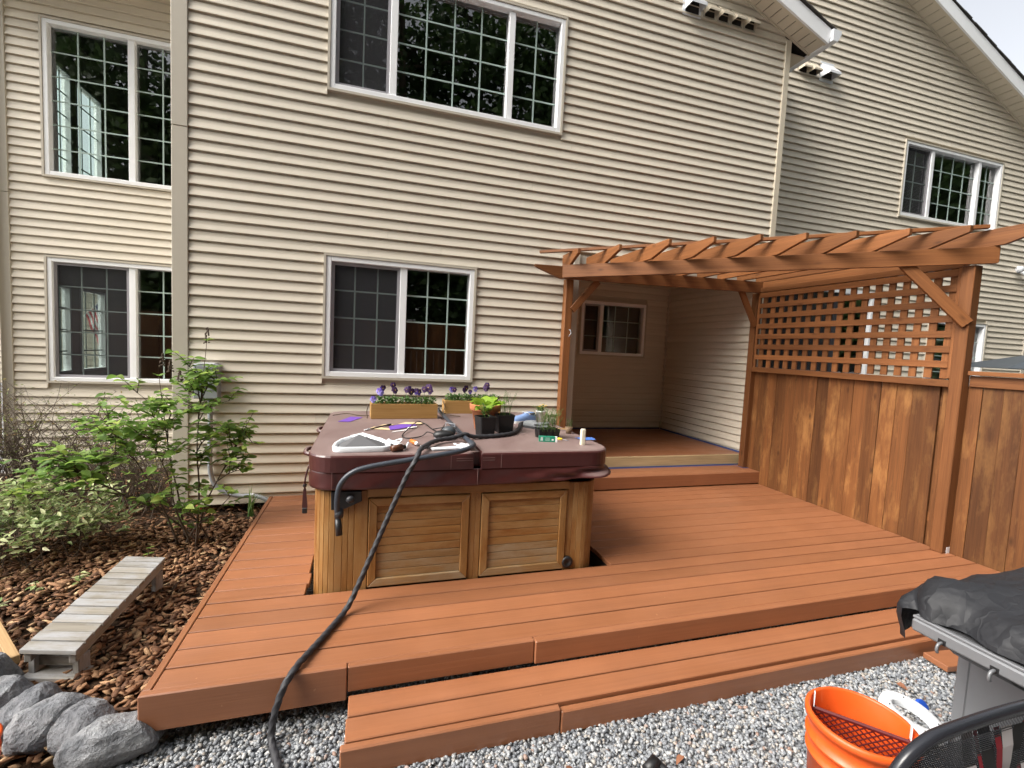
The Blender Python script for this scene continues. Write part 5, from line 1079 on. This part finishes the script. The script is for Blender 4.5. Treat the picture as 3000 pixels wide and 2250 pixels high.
for a_, b_, z in ((.125, .098, -.02), (.125, .098, .012), (.118, .092, .016), (.085, .052, .016), (.08, .048, .010), (.08, .048, -.02)): m.v += [LM @ Vector((a_*math.cos(2*math.pi*j/n), b_*math.sin(2*math.pi*j/n), z)) for j in range(n)]
m.f = [(i*n+j, i*n+(j+1) % n, (i+1)*n+(j+1) % n, (i+1)*n+j) for i in range(5) for j in range(n)]; m.m = [0]*len(m.f); m.build('ring', 'white_plastic', t, True)
m = MB(); 
for k in range(4): m.ico(LM @ Vector((.1*math.cos(k*1.6+.4), .074*math.sin(k*1.6+.4), .0165)), .004, 1)
m.build('screw_hole', 'black_plastic', t)
m = MB(); m.ico((3.96, -3.90, -.20), (.11, .09, .055), 3, 0, .14); tag(m.build('plastic_bag', 'white_plastic', smooth=True), 'crumpled white plastic bag under the white ring', 'bag')
m = MB().lathe([(0, .0), (.03, 0), (.034, .008), (.032, .02), (.028, .022), (0, .018)], (4.32, -3.50, -.17), 20); plain('blue_plastic', (0.02, 0.09, 0.5), 0.35); m.xf(Matrix.Translation((4.38, -3.52, -.17)) @ Matrix.Rotation(rad(50), 4, 'X') @ Matrix.Translation((-4.32, 3.5, .17))); tag(m.build('blue_lid', 'blue_plastic', smooth=True), 'bright blue plastic lid on the gravel behind the grill leg', 'lid')
tag(board('loose_plank', (4.975, -3.235, -0.215), (5.95, -3.33, -0.215), 0.14, 0.036, 'deck_stain', None), 'reddish stained plank lying on the gravel beyond the step end', 'plank')
t = thing('hose_nozzle', (2.84, -3.45, -.23), 'black plastic hose nozzle lying on the gravel at the bottom edge', 'nozzle'); pipe('body', [(2.80, -3.46, -.215), (2.86, -3.44, -.205)], [.026, .030], 'black_plastic', t, 10); pipe('barrel', [(2.86, -3.44, -.205), (2.885, -3.50, -.215), (2.90, -3.56, -.228)], .017, 'black_plastic', t, 8)
plain('dry_leaf', (0.22, 0.09, 0.045), 0.8, var=0.3)
for k, (x, y, w) in enumerate(((2.46, -3.36, 'beside the front step'), (0.86, -3.05, 'under the deck corner'), (3.02, -3.42, 'in open gravel before the bucket'), (4.55, -3.30, 'near the far end of the step'), (2.57, -3.44, 'nearest the bottom edge'))):
    vs, fs = leaf_geo(.055, .035, .5, .3, 4); R_ = Matrix.Translation((x, y, GZ+.018)) @ Matrix.Rotation(k*1.7, 4, 'Z') @ Matrix.Rotation(.3, 4, 'X')
    m = MB().add([R_ @ Vector(v) for v in vs], fs); tag(m.build('dry_leaf', 'dry_leaf', smooth=True), 'curled brown dry leaf on the gravel '+w, 'leaf', 'dry leaves on the gravel')
# ------------------------------------------------------------------ gas grill with cover
plain('grill_grey', (0.20, 0.205, 0.215), 0.4, var=0.08, Metallic=0.35); plain('grill_dark', (0.055, 0.055, 0.058), 0.5)
def grill_cover_mat():
    m = N('grill_cover'); v = m.coord(); dv_ = m.n('VectorMath', {0: v, 1: m.n('VectorMath', {0: m.noise(v, 5, 3, out='Color'), 1: (.18, .18, .18)}, operation='MULTIPLY').outputs[0]}, operation='ADD').outputs[0]; cr = m.ramp(m.n('TexVoronoi', {'Vector': m.n('Mapping', {'Vector': dv_, 'Scale': (1.0, 2.2, 1.6)}).outputs[0], 'Scale': 5.5}, feature='DISTANCE_TO_EDGE').outputs['Distance'], [(0.0, (1, 1, 1)), (0.30, (0, 0, 0))]); f = m.noise(v, 240, 2); d = m.noise(v, 4, 5)
    m.principled(m.mix(d, (0.010, 0.0105, 0.0125), (0.020, 0.021, 0.025)), 0.6, 0.4, m.bump(m.math('ADD', m.math('MULTIPLY', f, 0.04), cr), 0.25, 0.03))
grill_cover_mat()
G = thing('gas_grill', (4.6, -4.1, GZ), 'grey gas grill with a side shelf at the right edge of the yard', 'grill')
MB().box((3.69, -4.55, 0.540), (4.19, -3.846, 0.590)).build('side_shelf', 'grill_grey', G, bevel=.008); MB().box((3.735, -4.50, 0.5905), (4.19, -3.89, 0.594)).build('shelf_top', 'grill_dark', G)
for a, b in (((3.692, -4.548), (3.712, -3.848)), ((3.713, -3.868), (4.188, -3.848))): MB().box((a[0], a[1], .5905), (b[0], b[1], .602)).build('shelf_rim', 'grill_grey', G, bevel=.003)
for yy in (-3.955, -4.11, -4.265): pipe('hook', spline([(3.688, yy, .552), (3.668, yy, .548), (3.662, yy, .53), (3.668, yy, .518)], 3), .0055, 'grill_grey', G, 6); MB().box((3.6885, yy-.011, .543), (3.6898, yy+.014, .563)).build('hook_slot', 'black_plastic', G)
# cart side panel with a rounded cut-out
def panel_with_hole(x, y0, y1, z0, z1, h, t_):
    m = MB(); hy0, hy1, hz0, hz1 = h; cy, cz = (hy0+hy1)/2, (hz0+hz1)/2; n = 24; inner = []
    for j in range(n):
        a = 2*math.pi*j/n; c, s = math.cos(a), math.sin(a); inner.append((cy+(hy1-hy0)/2*math.copysign(abs(c)**.5, c), cz+(hz1-hz0)/2*math.copysign(abs(s)**.5, s)))
    outer = []
    for yy, zz in inner:
        d = Vector((yy-cy, zz-cz)); k = min(((y1-cy)/d.x if d.x > 0 else (y0-cy)/d.x) if abs(d.x) > 1e-6 else 9, ((z1-cz)/d.y if d.y > 0 else (z0-cz)/d.y) if abs(d.y) > 1e-6 else 9); outer.append((cy+d.x*k, cz+d.y*k))
    for xx in (x, x+t_):
        m.v += [Vector((xx, a, b)) for a, b in outer]+[Vector((xx, a, b)) for a, b in inner]
    for s, o in ((0, 0), (1, 2*n)):
        for j in range(n):
            q = (o+j, o+(j+1) % n, o+n+(j+1) % n, o+n+j); m.f.append(q if s else tuple(reversed(q)))
    for j in range(n): m.f += [(n+j, n+(j+1) % n, 3*n+(j+1) % n, 3*n+j), (j, 2*n+j, 2*n+(j+1) % n, (j+1) % n)]
    m.m = [0]*len(m.f); return m
panel_with_hole(4.20, -4.45, -3.79, GZ+.06, .54, (-4.28, -3.90, -.10, .10), .02).build('cart_panel', 'grill_grey', G)
MB().box((4.195, -3.79, GZ+.02), (4.245, -3.745, .54)).build('leg', 'grill_grey', G, bevel=.004); MB().box((4.195, -4.50, GZ+.02), (4.245, -4.455, .54)).build('leg', 'grill_grey', G, bevel=.004); MB().box((5.15, -3.79, GZ+.02), (5.20, -3.745, .54)).build('leg', 'grill_grey', G, bevel=.004); MB().box((5.15, -4.50, GZ+.02), (5.20, -4.455, .54)).build('leg', 'grill_grey', G, bevel=.004)
MB().box((4.222, -4.45, GZ+.05), (5.15, -3.79, GZ+.08)).build('bottom_shelf', 'grill_dark', G); MB().box((4.25, -3.80, GZ+.08), (5.15, -3.785, .54)).build('back_panel', 'grill_dark', G); MB().box((4.20, -4.45, .541), (5.18, -3.79, .60)).build('firebox', 'grill_dark', G)
MB().prism([(3.80, -3.87, .538), (4.19, -3.87, .538), (4.19, -3.87, .30), (4.08, -3.87, .34), (3.88, -3.87, .44)], (0, -.22, 0)).build('hanging_fabric', 'black_plastic', G, bevel=.015); MB().box((3.95, -4.42, .36), (4.18, -4.22, .538)).build('burner_valve', 'black_plastic', G, bevel=.02)  # first block is added to stand in for black fabric hanging under the shelf
plain('brass', (0.6, 0.42, 0.05), 0.3, Metallic=0.9)
for yy, zz in ((-4.25, .47), (-4.31, .42), (-4.33, .39)): MB().ico((3.946, yy, zz), .008, 1).build('brass_fitting', 'brass', G, True)
m = MB(); NU, NV = 46, 34
cs = [(-4.56, .50), (-4.565, .60), (-4.50, .68), (-4.2, .735), (-3.98, .742), (-3.82, .715), (-3.755, .63), (-3.74, .47)]
def csl(v):
    f = v*(len(cs)-1); i = min(int(f), len(cs)-2); t_ = f-i; return cs[i][0]*(1-t_)+cs[i+1][0]*t_, cs[i][1]*(1-t_)+cs[i+1][1]*t_
for i in range(NU+1):
    u = i/NU; x = 3.715+1.66*u**1.15; e = min(1.0, (u/0.13)); e = math.sqrt(max(0, 1-(1-e)**2))
    for j in range(NV+1):
        v = j/NV; y, z = csl(v); y = -3.95+(y+3.95)*(0.70+0.30*e); z = .600+(z-.600)*(e if z > .6 else 1)
        tri = lambda q: 2*abs(2*(q-math.floor(q+.5)))-1
        en = math.exp(-((x-3.93)/.20)**2); fr = 1 if y < -4.0 else .25
        fold = .024*tri(3.1*x+2.3*v)*en+.017*tri(5.2*x-4.1*v+.3)*math.exp(-((x-4.1)/.26)**2)*fr+.007*math.sin(5*x+4*v)
        k = 1.0 if .08 < v < .92 else .6
        m.v.append(Vector((x+0.025*math.sin(14*v*2+3*x), y+fold*.5*k, max(z+fold*k+0.05*max(0, u-.35), .606) if .2 < v < .85 else z+fold*k)))
m.f = [(i*(NV+1)+j, i*(NV+1)+j+1, (i+1)*(NV+1)+j+1, (i+1)*(NV+1)+j) for i in range(NU) for j in range(NV)]; m.m = [0]*len(m.f)
tag(m.build('grill_cover', 'grill_cover', smooth=True), 'black fabric cover bunched over the gas grill', 'grill cover')
# ------------------------------------------------------------------ mesh patio chair and towel
CH = thing('patio_chair', (3.25, -4.6, GZ), 'black metal patio chair with mesh back at the lower right corner', 'chair'); plain('chair_tube', (0.02, 0.021, 0.026), 0.25, var=0.2)
def cpt(x, z): return Vector((x+.055, -4.325-0.10*(z-.62), z+.015))
back = spline([cpt(2.80, -.20), cpt(2.815, .2), cpt(2.83, .45), cpt(2.86, .555), cpt(2.93, .607), cpt(3.02, .625), cpt(3.25, .635), cpt(3.48, .625), cpt(3.57, .607), cpt(3.64, .555), cpt(3.67, .45), cpt(3.685, .2), cpt(3.70, -.20)], 6)
pipe('back_frame', back, .0155, 'chair_tube', CH, 12); pipe('inner_trim', [p*1.0+Vector(((-.024 if p.x > 3.25 else .024)*min(1, abs(p.x-3.25)*4), 0.004, -.024 if p.z > .5 else 0)) for p in back], .0055, 'chair_tube', CH, 8)
m = MB(); z = .16
while z < .60:
    xl = 2.845+(.05 if z > .54 else 0)+max(0, z-.57)*1.5; m.box((xl, -.0009, -.0012), (6.5-xl, .0009, .0012), 0, Matrix.Translation((0, cpt(3, z).y, z))); z += .0068
x = 2.85
while x < 3.66:
    zt = .605 if 2.95 < x < 3.55 else .55; a = cpt(x, .16); b = cpt(x, zt); m.tube([a, b], .0009, 3, caps=False); x += .0068
tag(m.build('back_mesh', 'chair_tube', CH), kind='stuff')
MB().box((2.85, -4.82, .13), (3.65, -4.40, .145)).build('seat', 'chair_tube', CH); 
for xx in (2.83, 3.67): pipe('leg', spline([(xx, -4.85, -.235), (xx, -4.83, .1), (xx, -4.80, .33), (xx, -4.6, .36), (xx, -4.42, .35)], 4), .013, 'chair_tube', CH, 8)
tw = thing('striped_towel', (3.42, -4.26, .2), 'white, black and red striped towel hanging behind the mesh chair back', 'towel'); plain('towel_white', (0.62, 0.58, 0.58), 0.9); plain('towel_red', (0.30, 0.02, 0.03), 0.9); plain('towel_black', (0.02, 0.02, 0.02), 0.9)
xs = [3.20, 3.245, 3.26, 3.31, 3.335, 3.38, 3.43, 3.445, 3.50, 3.54, 3.58]; ms = ['towel_white', 'towel_red', 'towel_black', 'towel_red', 'towel_white', 'towel_black', 'towel_red', 'towel_white', 'towel_red', 'towel_white']
for k in range(10):
    m = MB(); n = 8; m.add([(xs[k+q]+.10*(i/n)-.04, -4.315+.01*math.sin(8*i/n+xs[k]*20), .60-.48*i/n) for i in range(n+1) for q in (0, 1)], [(2*i, 2*i+1, 2*i+3, 2*i+2) for i in range(n)]); m.build('stripe', ms[k], tw)
# ------------------------------------------------------------------ shapes over the fence
m = MB(); m.add([(11.1, -.35, 1.66), (12.8, -1.2, 1.66), (12.9, .3, 1.66), (11.2, .5, 1.66), (12.1, -.3, 1.95)], [(0, 1, 4), (1, 2, 4), (2, 3, 4), (3, 0, 4)]); t = thing('patio_canopy', (12.4, -.3, GZ), 'dark grey canopy peak showing just above the fence cap at the right edge', 'canopy'); m.build('fabric', 'tool_grey', t); pipe('pole', [(12.1, -.3, GZ), (12.1, -.3, 1.95)], .02, 'metal_grey', t)
# ------------------------------------------------------------------ shrubs
leafmat('leaf_lilac', [(0, (0.13, 0.235, 0.045)), (0.45, (0.21, 0.345, 0.075)), (0.85, (0.31, 0.44, 0.10)), (1, (0.46, 0.55, 0.12))], 0.55, obj=True)
leafmat('leaf_lilac_small', [(0, (0.12, 0.225, 0.042)), (0.6, (0.21, 0.34, 0.075)), (1, (0.38, 0.49, 0.11))], 0.55)
leafmat('leaf_variegated', [(0, (0.17, 0.26, 0.08)), (0.5, (0.33, 0.41, 0.16)), (0.85, (0.55, 0.57, 0.30)), (1, (0.66, 0.64, 0.42))], 0.35)
leafmat('leaf_twig', [(0, (0.10, 0.13, 0.03)), (0.6, (0.22, 0.26, 0.07)), (1, (0.30, 0.20, 0.08))], 0.35)
plain('stem_brown', (0.085, 0.06, 0.042), 0.9, var=0.4, sc=30); plain('stem_dark', (0.05, 0.033, 0.025), 0.9, var=0.4, sc=30)
LV = []
for k in range(4):
    vs, fs = leaf_geo(1.0, (.62, .70, .58, .66)[k], (.25, .4, .15, .3)[k], (.18, .3, .1, .35)[k], 5, .8); me = bpy.data.meshes.new('lilac_leaf'); me.from_pydata(vs, [], fs); me.materials.append(MATS['leaf_lilac']); me.polygons.foreach_set('use_smooth', [True]*len(fs)); me.update(); LV.append((me, vs, fs))
def lilac():
    r = random.Random(42); t = thing('lilac_bush', (0.28, -0.66, -0.14), 'green broad leaved bush growing in front of the house corner', 'bush'); stems = MB(); spots = []
    targets = [(0.30, -.55, 1.52), (0.10, -.50, 1.35), (-0.02, -.62, 1.22), (0.48, -.50, 1.02), (0.66, -.58, .92), (0.72, -.66, .66), (0.55, -.62, .55), (-.25, -.55, 1.12), (-.38, -.70, .98), (-.55, -.62, .78), (-.72, -.75, .62), (-.85, -.7, .48), (-.30, -.85, .75), (0.05, -.85, .85), (0.25, -.80, .95), (0.40, -.82, .75), (-.10, -.95, .50), (-.5, -.95, .40), (0.58, -.85, .30), (0.02, -.35, 1.0), (.25, -.4, 1.2), (.60, -.42, .72), (-.2, -.3, .85), (.18, -.68, 1.10), (-.15, -.7, .95), (.35, -.66, .55), (-.35, -.6, .55), (.12, -.95, .62), (-.62, -.5, .95), (.38, -.62, 1.30), (-.45, -.8, .85), (-.68, -.85, .70), (-.95, -.75, .55), (-.78, -.6, .40), (-.3, -.95, .62), (-.12, -.85, .78), (.5, -.7, .85), (-.5, -.45, .70), (-.9, -.9, .35), (-.25, -.75, 1.05), (.66, -.75, .45)]
    mains = []
    for k, T in enumerate(targets):
        T = Vector(T)
        if k in (0, 2, 4, 8, 10, 16, 18, 24): b = Vector((0.24+r.uniform(-.11, .13), -.67+r.uniform(-.09, .09), -.17)); w0 = .0095
        else:
            cand = [P_[j] for P_ in mains for j in range(len(P_)//4, len(P_)-3) if P_[j].z < T.z-.05] or [mains[0][3]]; b = min(cand, key=lambda q: (q-T).length); w0 = .0055
        mid = b.lerp(T, .5)+Vector((r.uniform(-.05, .05), r.uniform(-.05, .05), .04)); P = spline([b, b.lerp(mid, .5)+Vector((r.uniform(-.03, .03), r.uniform(-.03, .03), .02)), mid, T], 5); n = len(P); stems.tube(P, [w0*(1-.8*i/n) for i in range(n)], 5)
        if w0 > .008: mains.append(P)
        for q in range(5+k % 3):
            f = r.uniform(.30, .97); s = P[int(f*(n-1))]; e = s+Vector((r.gauss(0, .10), r.gauss(0, .08), r.uniform(.0, .16))); stems.tube([s, s.lerp(e, .5)+Vector((0, 0, .012)), e], [.004, .003, .002], 4)
            for w in range(3):
                c = s.lerp(e, .35+.32*w); az = r.uniform(0, 6.28)
                for sg in (0, math.pi): spots.append((c, Vector((math.cos(az+sg), math.sin(az+sg), r.uniform(-.25, .45))), r.uniform(.052, .092)))
        for w in range(4): spots.append((T, Vector((math.cos(w*1.57+k), math.sin(w*1.57+k), r.uniform(.1, .8))), r.uniform(.04, .07)))
    stems.build('stems', 'stem_brown', t, True); r.shuffle(spots); spots.sort(key=lambda s: s[0].y); small = MB()
    for i, (c, d, L) in enumerate(spots):
        M = Matrix.Translation(c) @ aim(d, r.uniform(-.6, .6)) @ Matrix.Scale(L, 4); me, vs, fs = LV[i % 4]
        if i < 300: put('leaf', me, M, t)
        else: small.add([M @ Vector(v) for v in vs], fs)
    tag(small.build('foliage', 'leaf_lilac_small', t, True), kind='stuff')
    m = MB()
    for x, y, z, h in ((0.30, -.55, 1.50, .13), (-.02, -.55, 1.28, .12), (.02, -.5, 1.24, .10), (.12, -.6, 1.18, .08)):
        for k in range(34):
            f = r.random(); a = r.uniform(0, 6.28); w = .022*(1-f*.8); m.ico((x+w*math.cos(a), y+w*math.sin(a), z+h*f), .0075, 1)
    tag(m.build('flower_buds', 'stem_brown', t), kind='stuff')
lilac()
def shrub(name, label, centers, n_tw, n_lf, leaf, tw_len, leafmat_, stem, seed, base_z=-.13, r0=.0035):
    r = random.Random(seed); x0 = centers[0]; t = thing(name, (x0[0], x0[1], base_z), label, 'bush'); st = MB(); lf = MB()
    for k in range(n_tw):
        cx, cy, rx, ry, hz_ = r.choice(centers); b = Vector((cx+r.gauss(0, rx*.35), cy+r.gauss(0, ry*.35), base_z)); a = r.uniform(0, 6.28); e = Vector((cx+rx*math.cos(a)*r.random()**.5, cy+ry*math.sin(a)*r.random()**.5, base_z+hz_*r.uniform(.35, 1.0))); L = (e-b).length
        m1 = b.lerp(e, .35)+Vector((r.gauss(0, .04), r.gauss(0, .04), L*.12)); m2 = b.lerp(e, .7)+Vector((r.gauss(0, .05), r.gauss(0, .05), L*.08)); P = spline([b, m1, m2, e], 3); n = len(P); st.tube(P, [r0*(1-.75*i/n) for i in range(n)], 3, caps=False)
        for q in range(tw_len):
            s = P[r.randint(3, n-1)]; e2 = s+Vector((r.gauss(0, .09), r.gauss(0, .09), r.gauss(.03, .07))); st.tube([s, s.lerp(e2, .5)+Vector((0, 0, r.uniform(-.01, .02))), e2], [r0*.4, r0*.3, r0*.2], 3, caps=False)
        for q in range(n_lf):
            s = P[r.randint(n//2, n-1)]+Vector((r.gauss(0, .035), r.gauss(0, .035), r.gauss(0, .03))); vs, fs = leaf_geo(leaf*r.uniform(.6, 1.3), leaf*.38, .35, .25, 3); R_ = Matrix.Translation(s) @ aim((r.gauss(0, 1), r.gauss(0, 1), r.uniform(-.1, 1.1)), r.uniform(-1, 1)); lf.add([R_ @ Vector(v) for v in vs], fs)
    tag(st.build('twigs', stem, t, True), kind='stuff'); tag(lf.build('foliage', leafmat_, t), kind='stuff'); return t
shrub('variegated_shrub', 'low pale variegated shrub at the left side of the planting bed', [(-.95, -.95, .55, .40, .50), (-1.25, -.6, .6, .5, .62), (-.55, -.75, .45, .35, .36), (-1.5, -.9, .5, .4, .5), (-.75, -.45, .5, .35, .42)], 230, 12, .064, 2, 'leaf_variegated', 'stem_brown', 71)
shrub('twiggy_shrub', 'bare twiggy brown shrub in front of the lower left window', [(-1.6, .75, .75, .5, 1.15), (-1.0, .55, .6, .5, .95), (-2.1, .7, .6, .5, 1.1), (-.5, .25, .5, .4, .75)], 300, 6, .036, 8, 'leaf_twig', 'stem_brown', 72, r0=.005)
def sprig(x, y, label, seed, n=9, L=.05, mat='leaf_variegated', h=.10):
    r = random.Random(seed); z = mulch_h(x, y); t = thing('garden_plant', (x, y, z), label, 'plant', 'small plants in the bark mulch'); m = MB()
    m.tube([(x, y, z-.02), (x+.01, y, z+h)], .003, 4); m.build('stem', 'stem_brown', t); m = MB()
    for k in range(n):
        f = r.uniform(.3, 1); vs, fs = leaf_geo(L*r.uniform(.7, 1.2), L*.5, .3, .25, 4); a = k*2.4; R_ = Matrix.Translation((x+.01*f, y, z+h*f)) @ aim((math.cos(a), math.sin(a), r.uniform(0, .8))); m.add([R_ @ Vector(v) for v in vs], fs)
    m.build('foliage', mat, t)
sprig(-.42, -1.42, 'small pale sprig rising from the mulch left of the bench', 1); sprig(-.22, -1.35, 'pale leafy sprig nearest the far end of the bench', 2, 11); sprig(-.5, -1.60, 'small pale sprig closest to the stake', 3, 8); sprig(0.02, -.95, 'small green sprig between the bench and the bush', 4, 7, .05, 'leaf_lilac_small'); sprig(.05, -1.0+.55, 'low green sprig at the foot of the bush', 5, 12, .055, 'leaf_lilac_small', .16)
# strap leaved plant and red flower by the foundation
t = thing('strap_plant', (.56, -.16, -.13), 'clump of upright strap leaves at the corner of the deck and wall', 'plant'); m = MB(); r = random.Random(9)
for k in range(16):
    a = r.uniform(0, 6.28); h = r.uniform(.18, .36); w = .009; lean = r.uniform(.02, .16); b = Vector((.56+r.uniform(-.03, .03), -.17+r.uniform(-.03, .03), -.14)); d = Vector((math.cos(a), math.sin(a), 0)); s = Vector((-d.y, d.x, 0)); vs = []
    for i in range(5):
        f = i/4; c = b+d*lean*f*f+Vector((0, 0, h*f*(1-.25*f*lean/.16))); ww = w*(1-f**2*.95); vs += [c-s*ww, c+s*ww]
    m.add(vs, [(2*i, 2*i+1, 2*i+3, 2*i+2) for i in range(4)])
m.build('foliage', 'leaf_herb', t, True)
t = thing('red_tulip', (.166, -.30, -.13), 'single red tulip flower under the siding behind the bush stems', 'flower'); plain('petal_red', (0.45, 0.01, 0.02), 0.5)
pipe('stem', [(.166, -.30, -.14), (.166, -.30, -.02)], .004, 'leaf_herb', t, 5); m = MB().lathe([(0, -.03), (.018, -.024), (.028, 0), (.026, .022), (.014, .036)], (.166, -.30, 0), 8); m.build('petals', 'petal_red', t, True)
# ------------------------------------------------------------------ the far side of the yard (seen mirrored in the windows)
leafmat('leaf_tree', [(0, (0.025, 0.055, 0.012)), (0.6, (0.055, 0.115, 0.028)), (1, (0.11, 0.18, 0.05))], 0.3)
BF = thing('back_fence', (3, -7.6, GZ), 'tall brown board fence across the yard, mirrored in the lower windows', 'fence'); bme = None
for k in range(150):
    x = -10+k*.15
    if bme is None: o = board('fence_board', (x, -7.6, GZ), (x, -7.6, 2.20), .146, .018, 'fence_cedar', BF, up=(0, 1, 0)); bme = o.data; B0 = WM[o].copy()
    else: M = B0.copy(); M.translation = (x, -7.6+RN.uniform(-.004, .004), B0.translation.z); put('fence_board', bme, M, BF)
board('rail', (-10, -7.64, 1.7), (12.5, -7.64, 1.7), .04, .09, 'fence_cedar', BF)
def tree_proto():
    r = random.Random(77); tr = MB(); P = spline([(0, 0, -.3), (.05, .02, 2), (-.05, .05, 5), (.05, 0, 8.6)], 4); tr.tube(P, [.2*(1-.85*i/len(P)) for i in range(len(P))], 8); tips = []
    for k in range(34):
        z = r.uniform(1.2, 8.3); a = r.uniform(0, 6.28); L = (2.5-.22*abs(z-3.2))*r.uniform(.6, 1.1); b = Vector((0, 0, z)); e = b+Vector((math.cos(a)*L, math.sin(a)*L, r.uniform(.2, 1.0))); tr.tube([b, b.lerp(e, .5)+Vector((0, 0, .15)), e], [.05, .03, .01], 5)
        for q in range(4): tips.append((b.lerp(e, .35+.2*q), .55+.12*q))
    lf = MB()
    for c, s in tips:
        for k in range(110):
            p = c+Vector((r.gauss(0, s*.5), r.gauss(0, s*.5), r.gauss(0, s*.38))); L = r.uniform(.11, .20); R_ = Matrix.Translation(p) @ aim((r.gauss(0, 1), r.gauss(0, 1), r.gauss(0, .6)), r.uniform(-2, 2)); lf.add([R_ @ Vector(v) for v in ((0, 0, 0), (L*.5, -L*.32, 0), (L, 0, 0), (L*.5, L*.32, 0))], [(0, 1, 2, 3)])
    return tr, lf
tr, lf = tree_proto(); first = None
for k, (x, y, s, a) in enumerate(((-10.5, -12.5, 1.6, 0), (-7.0, -13.5, 1.8, 1), (-3.8, -12.2, 1.65, 2.2), (-.8, -13.4, 1.85, 3.1), (2.4, -12.3, 1.7, 4), (5.4, -13.6, 1.85, 5), (8.6, -12.4, 1.65, .5), (11.8, -13.5, 1.8, 1.6), (15.0, -12.4, 1.7, 2.6), (18.5, -13.4, 1.8, 3.4), (22, -12, 1.8, 4.4), (25.5, -13, 1.8, 5.4), (21, -6.5, 1.6, 1.2), (26, -7.5, 1.8, 2.8), (31, -11, 1.85, .3), (29.5, -4.5, 1.7, 3.9), (36, -9, 1.9, 5.0))):
    M = Matrix.Translation((x, y, GZ)) @ Matrix.Rotation(a, 4, 'Z') @ Matrix.Scale(s, 4)
    if first is None:
        first = thing('leafy_tree', (0, 0, 0), 'tall dark green tree across the yard, mirrored in the house windows', 'tree', 'trees across the yard'); tr.build('trunk', 'bark', first, True, origin=(0, 0, 0)); lf.build('crown', 'leaf_tree', first, origin=(0, 0, 0)); base = first
        WM[first] = Matrix(); kids = list(first.children)
    t = first if k == 0 else base.copy()
    if k:
        COL.objects.link(t); WM[t] = M; t.matrix_basis = M
        for ch in kids:
            c = ch.copy(); COL.objects.link(c); c.parent = t; c.matrix_parent_inverse = Matrix(); c.matrix_basis = Matrix()
    else:
        t.matrix_basis = M
        for ch in kids: ch.matrix_parent_inverse = Matrix(); ch.matrix_basis = Matrix()
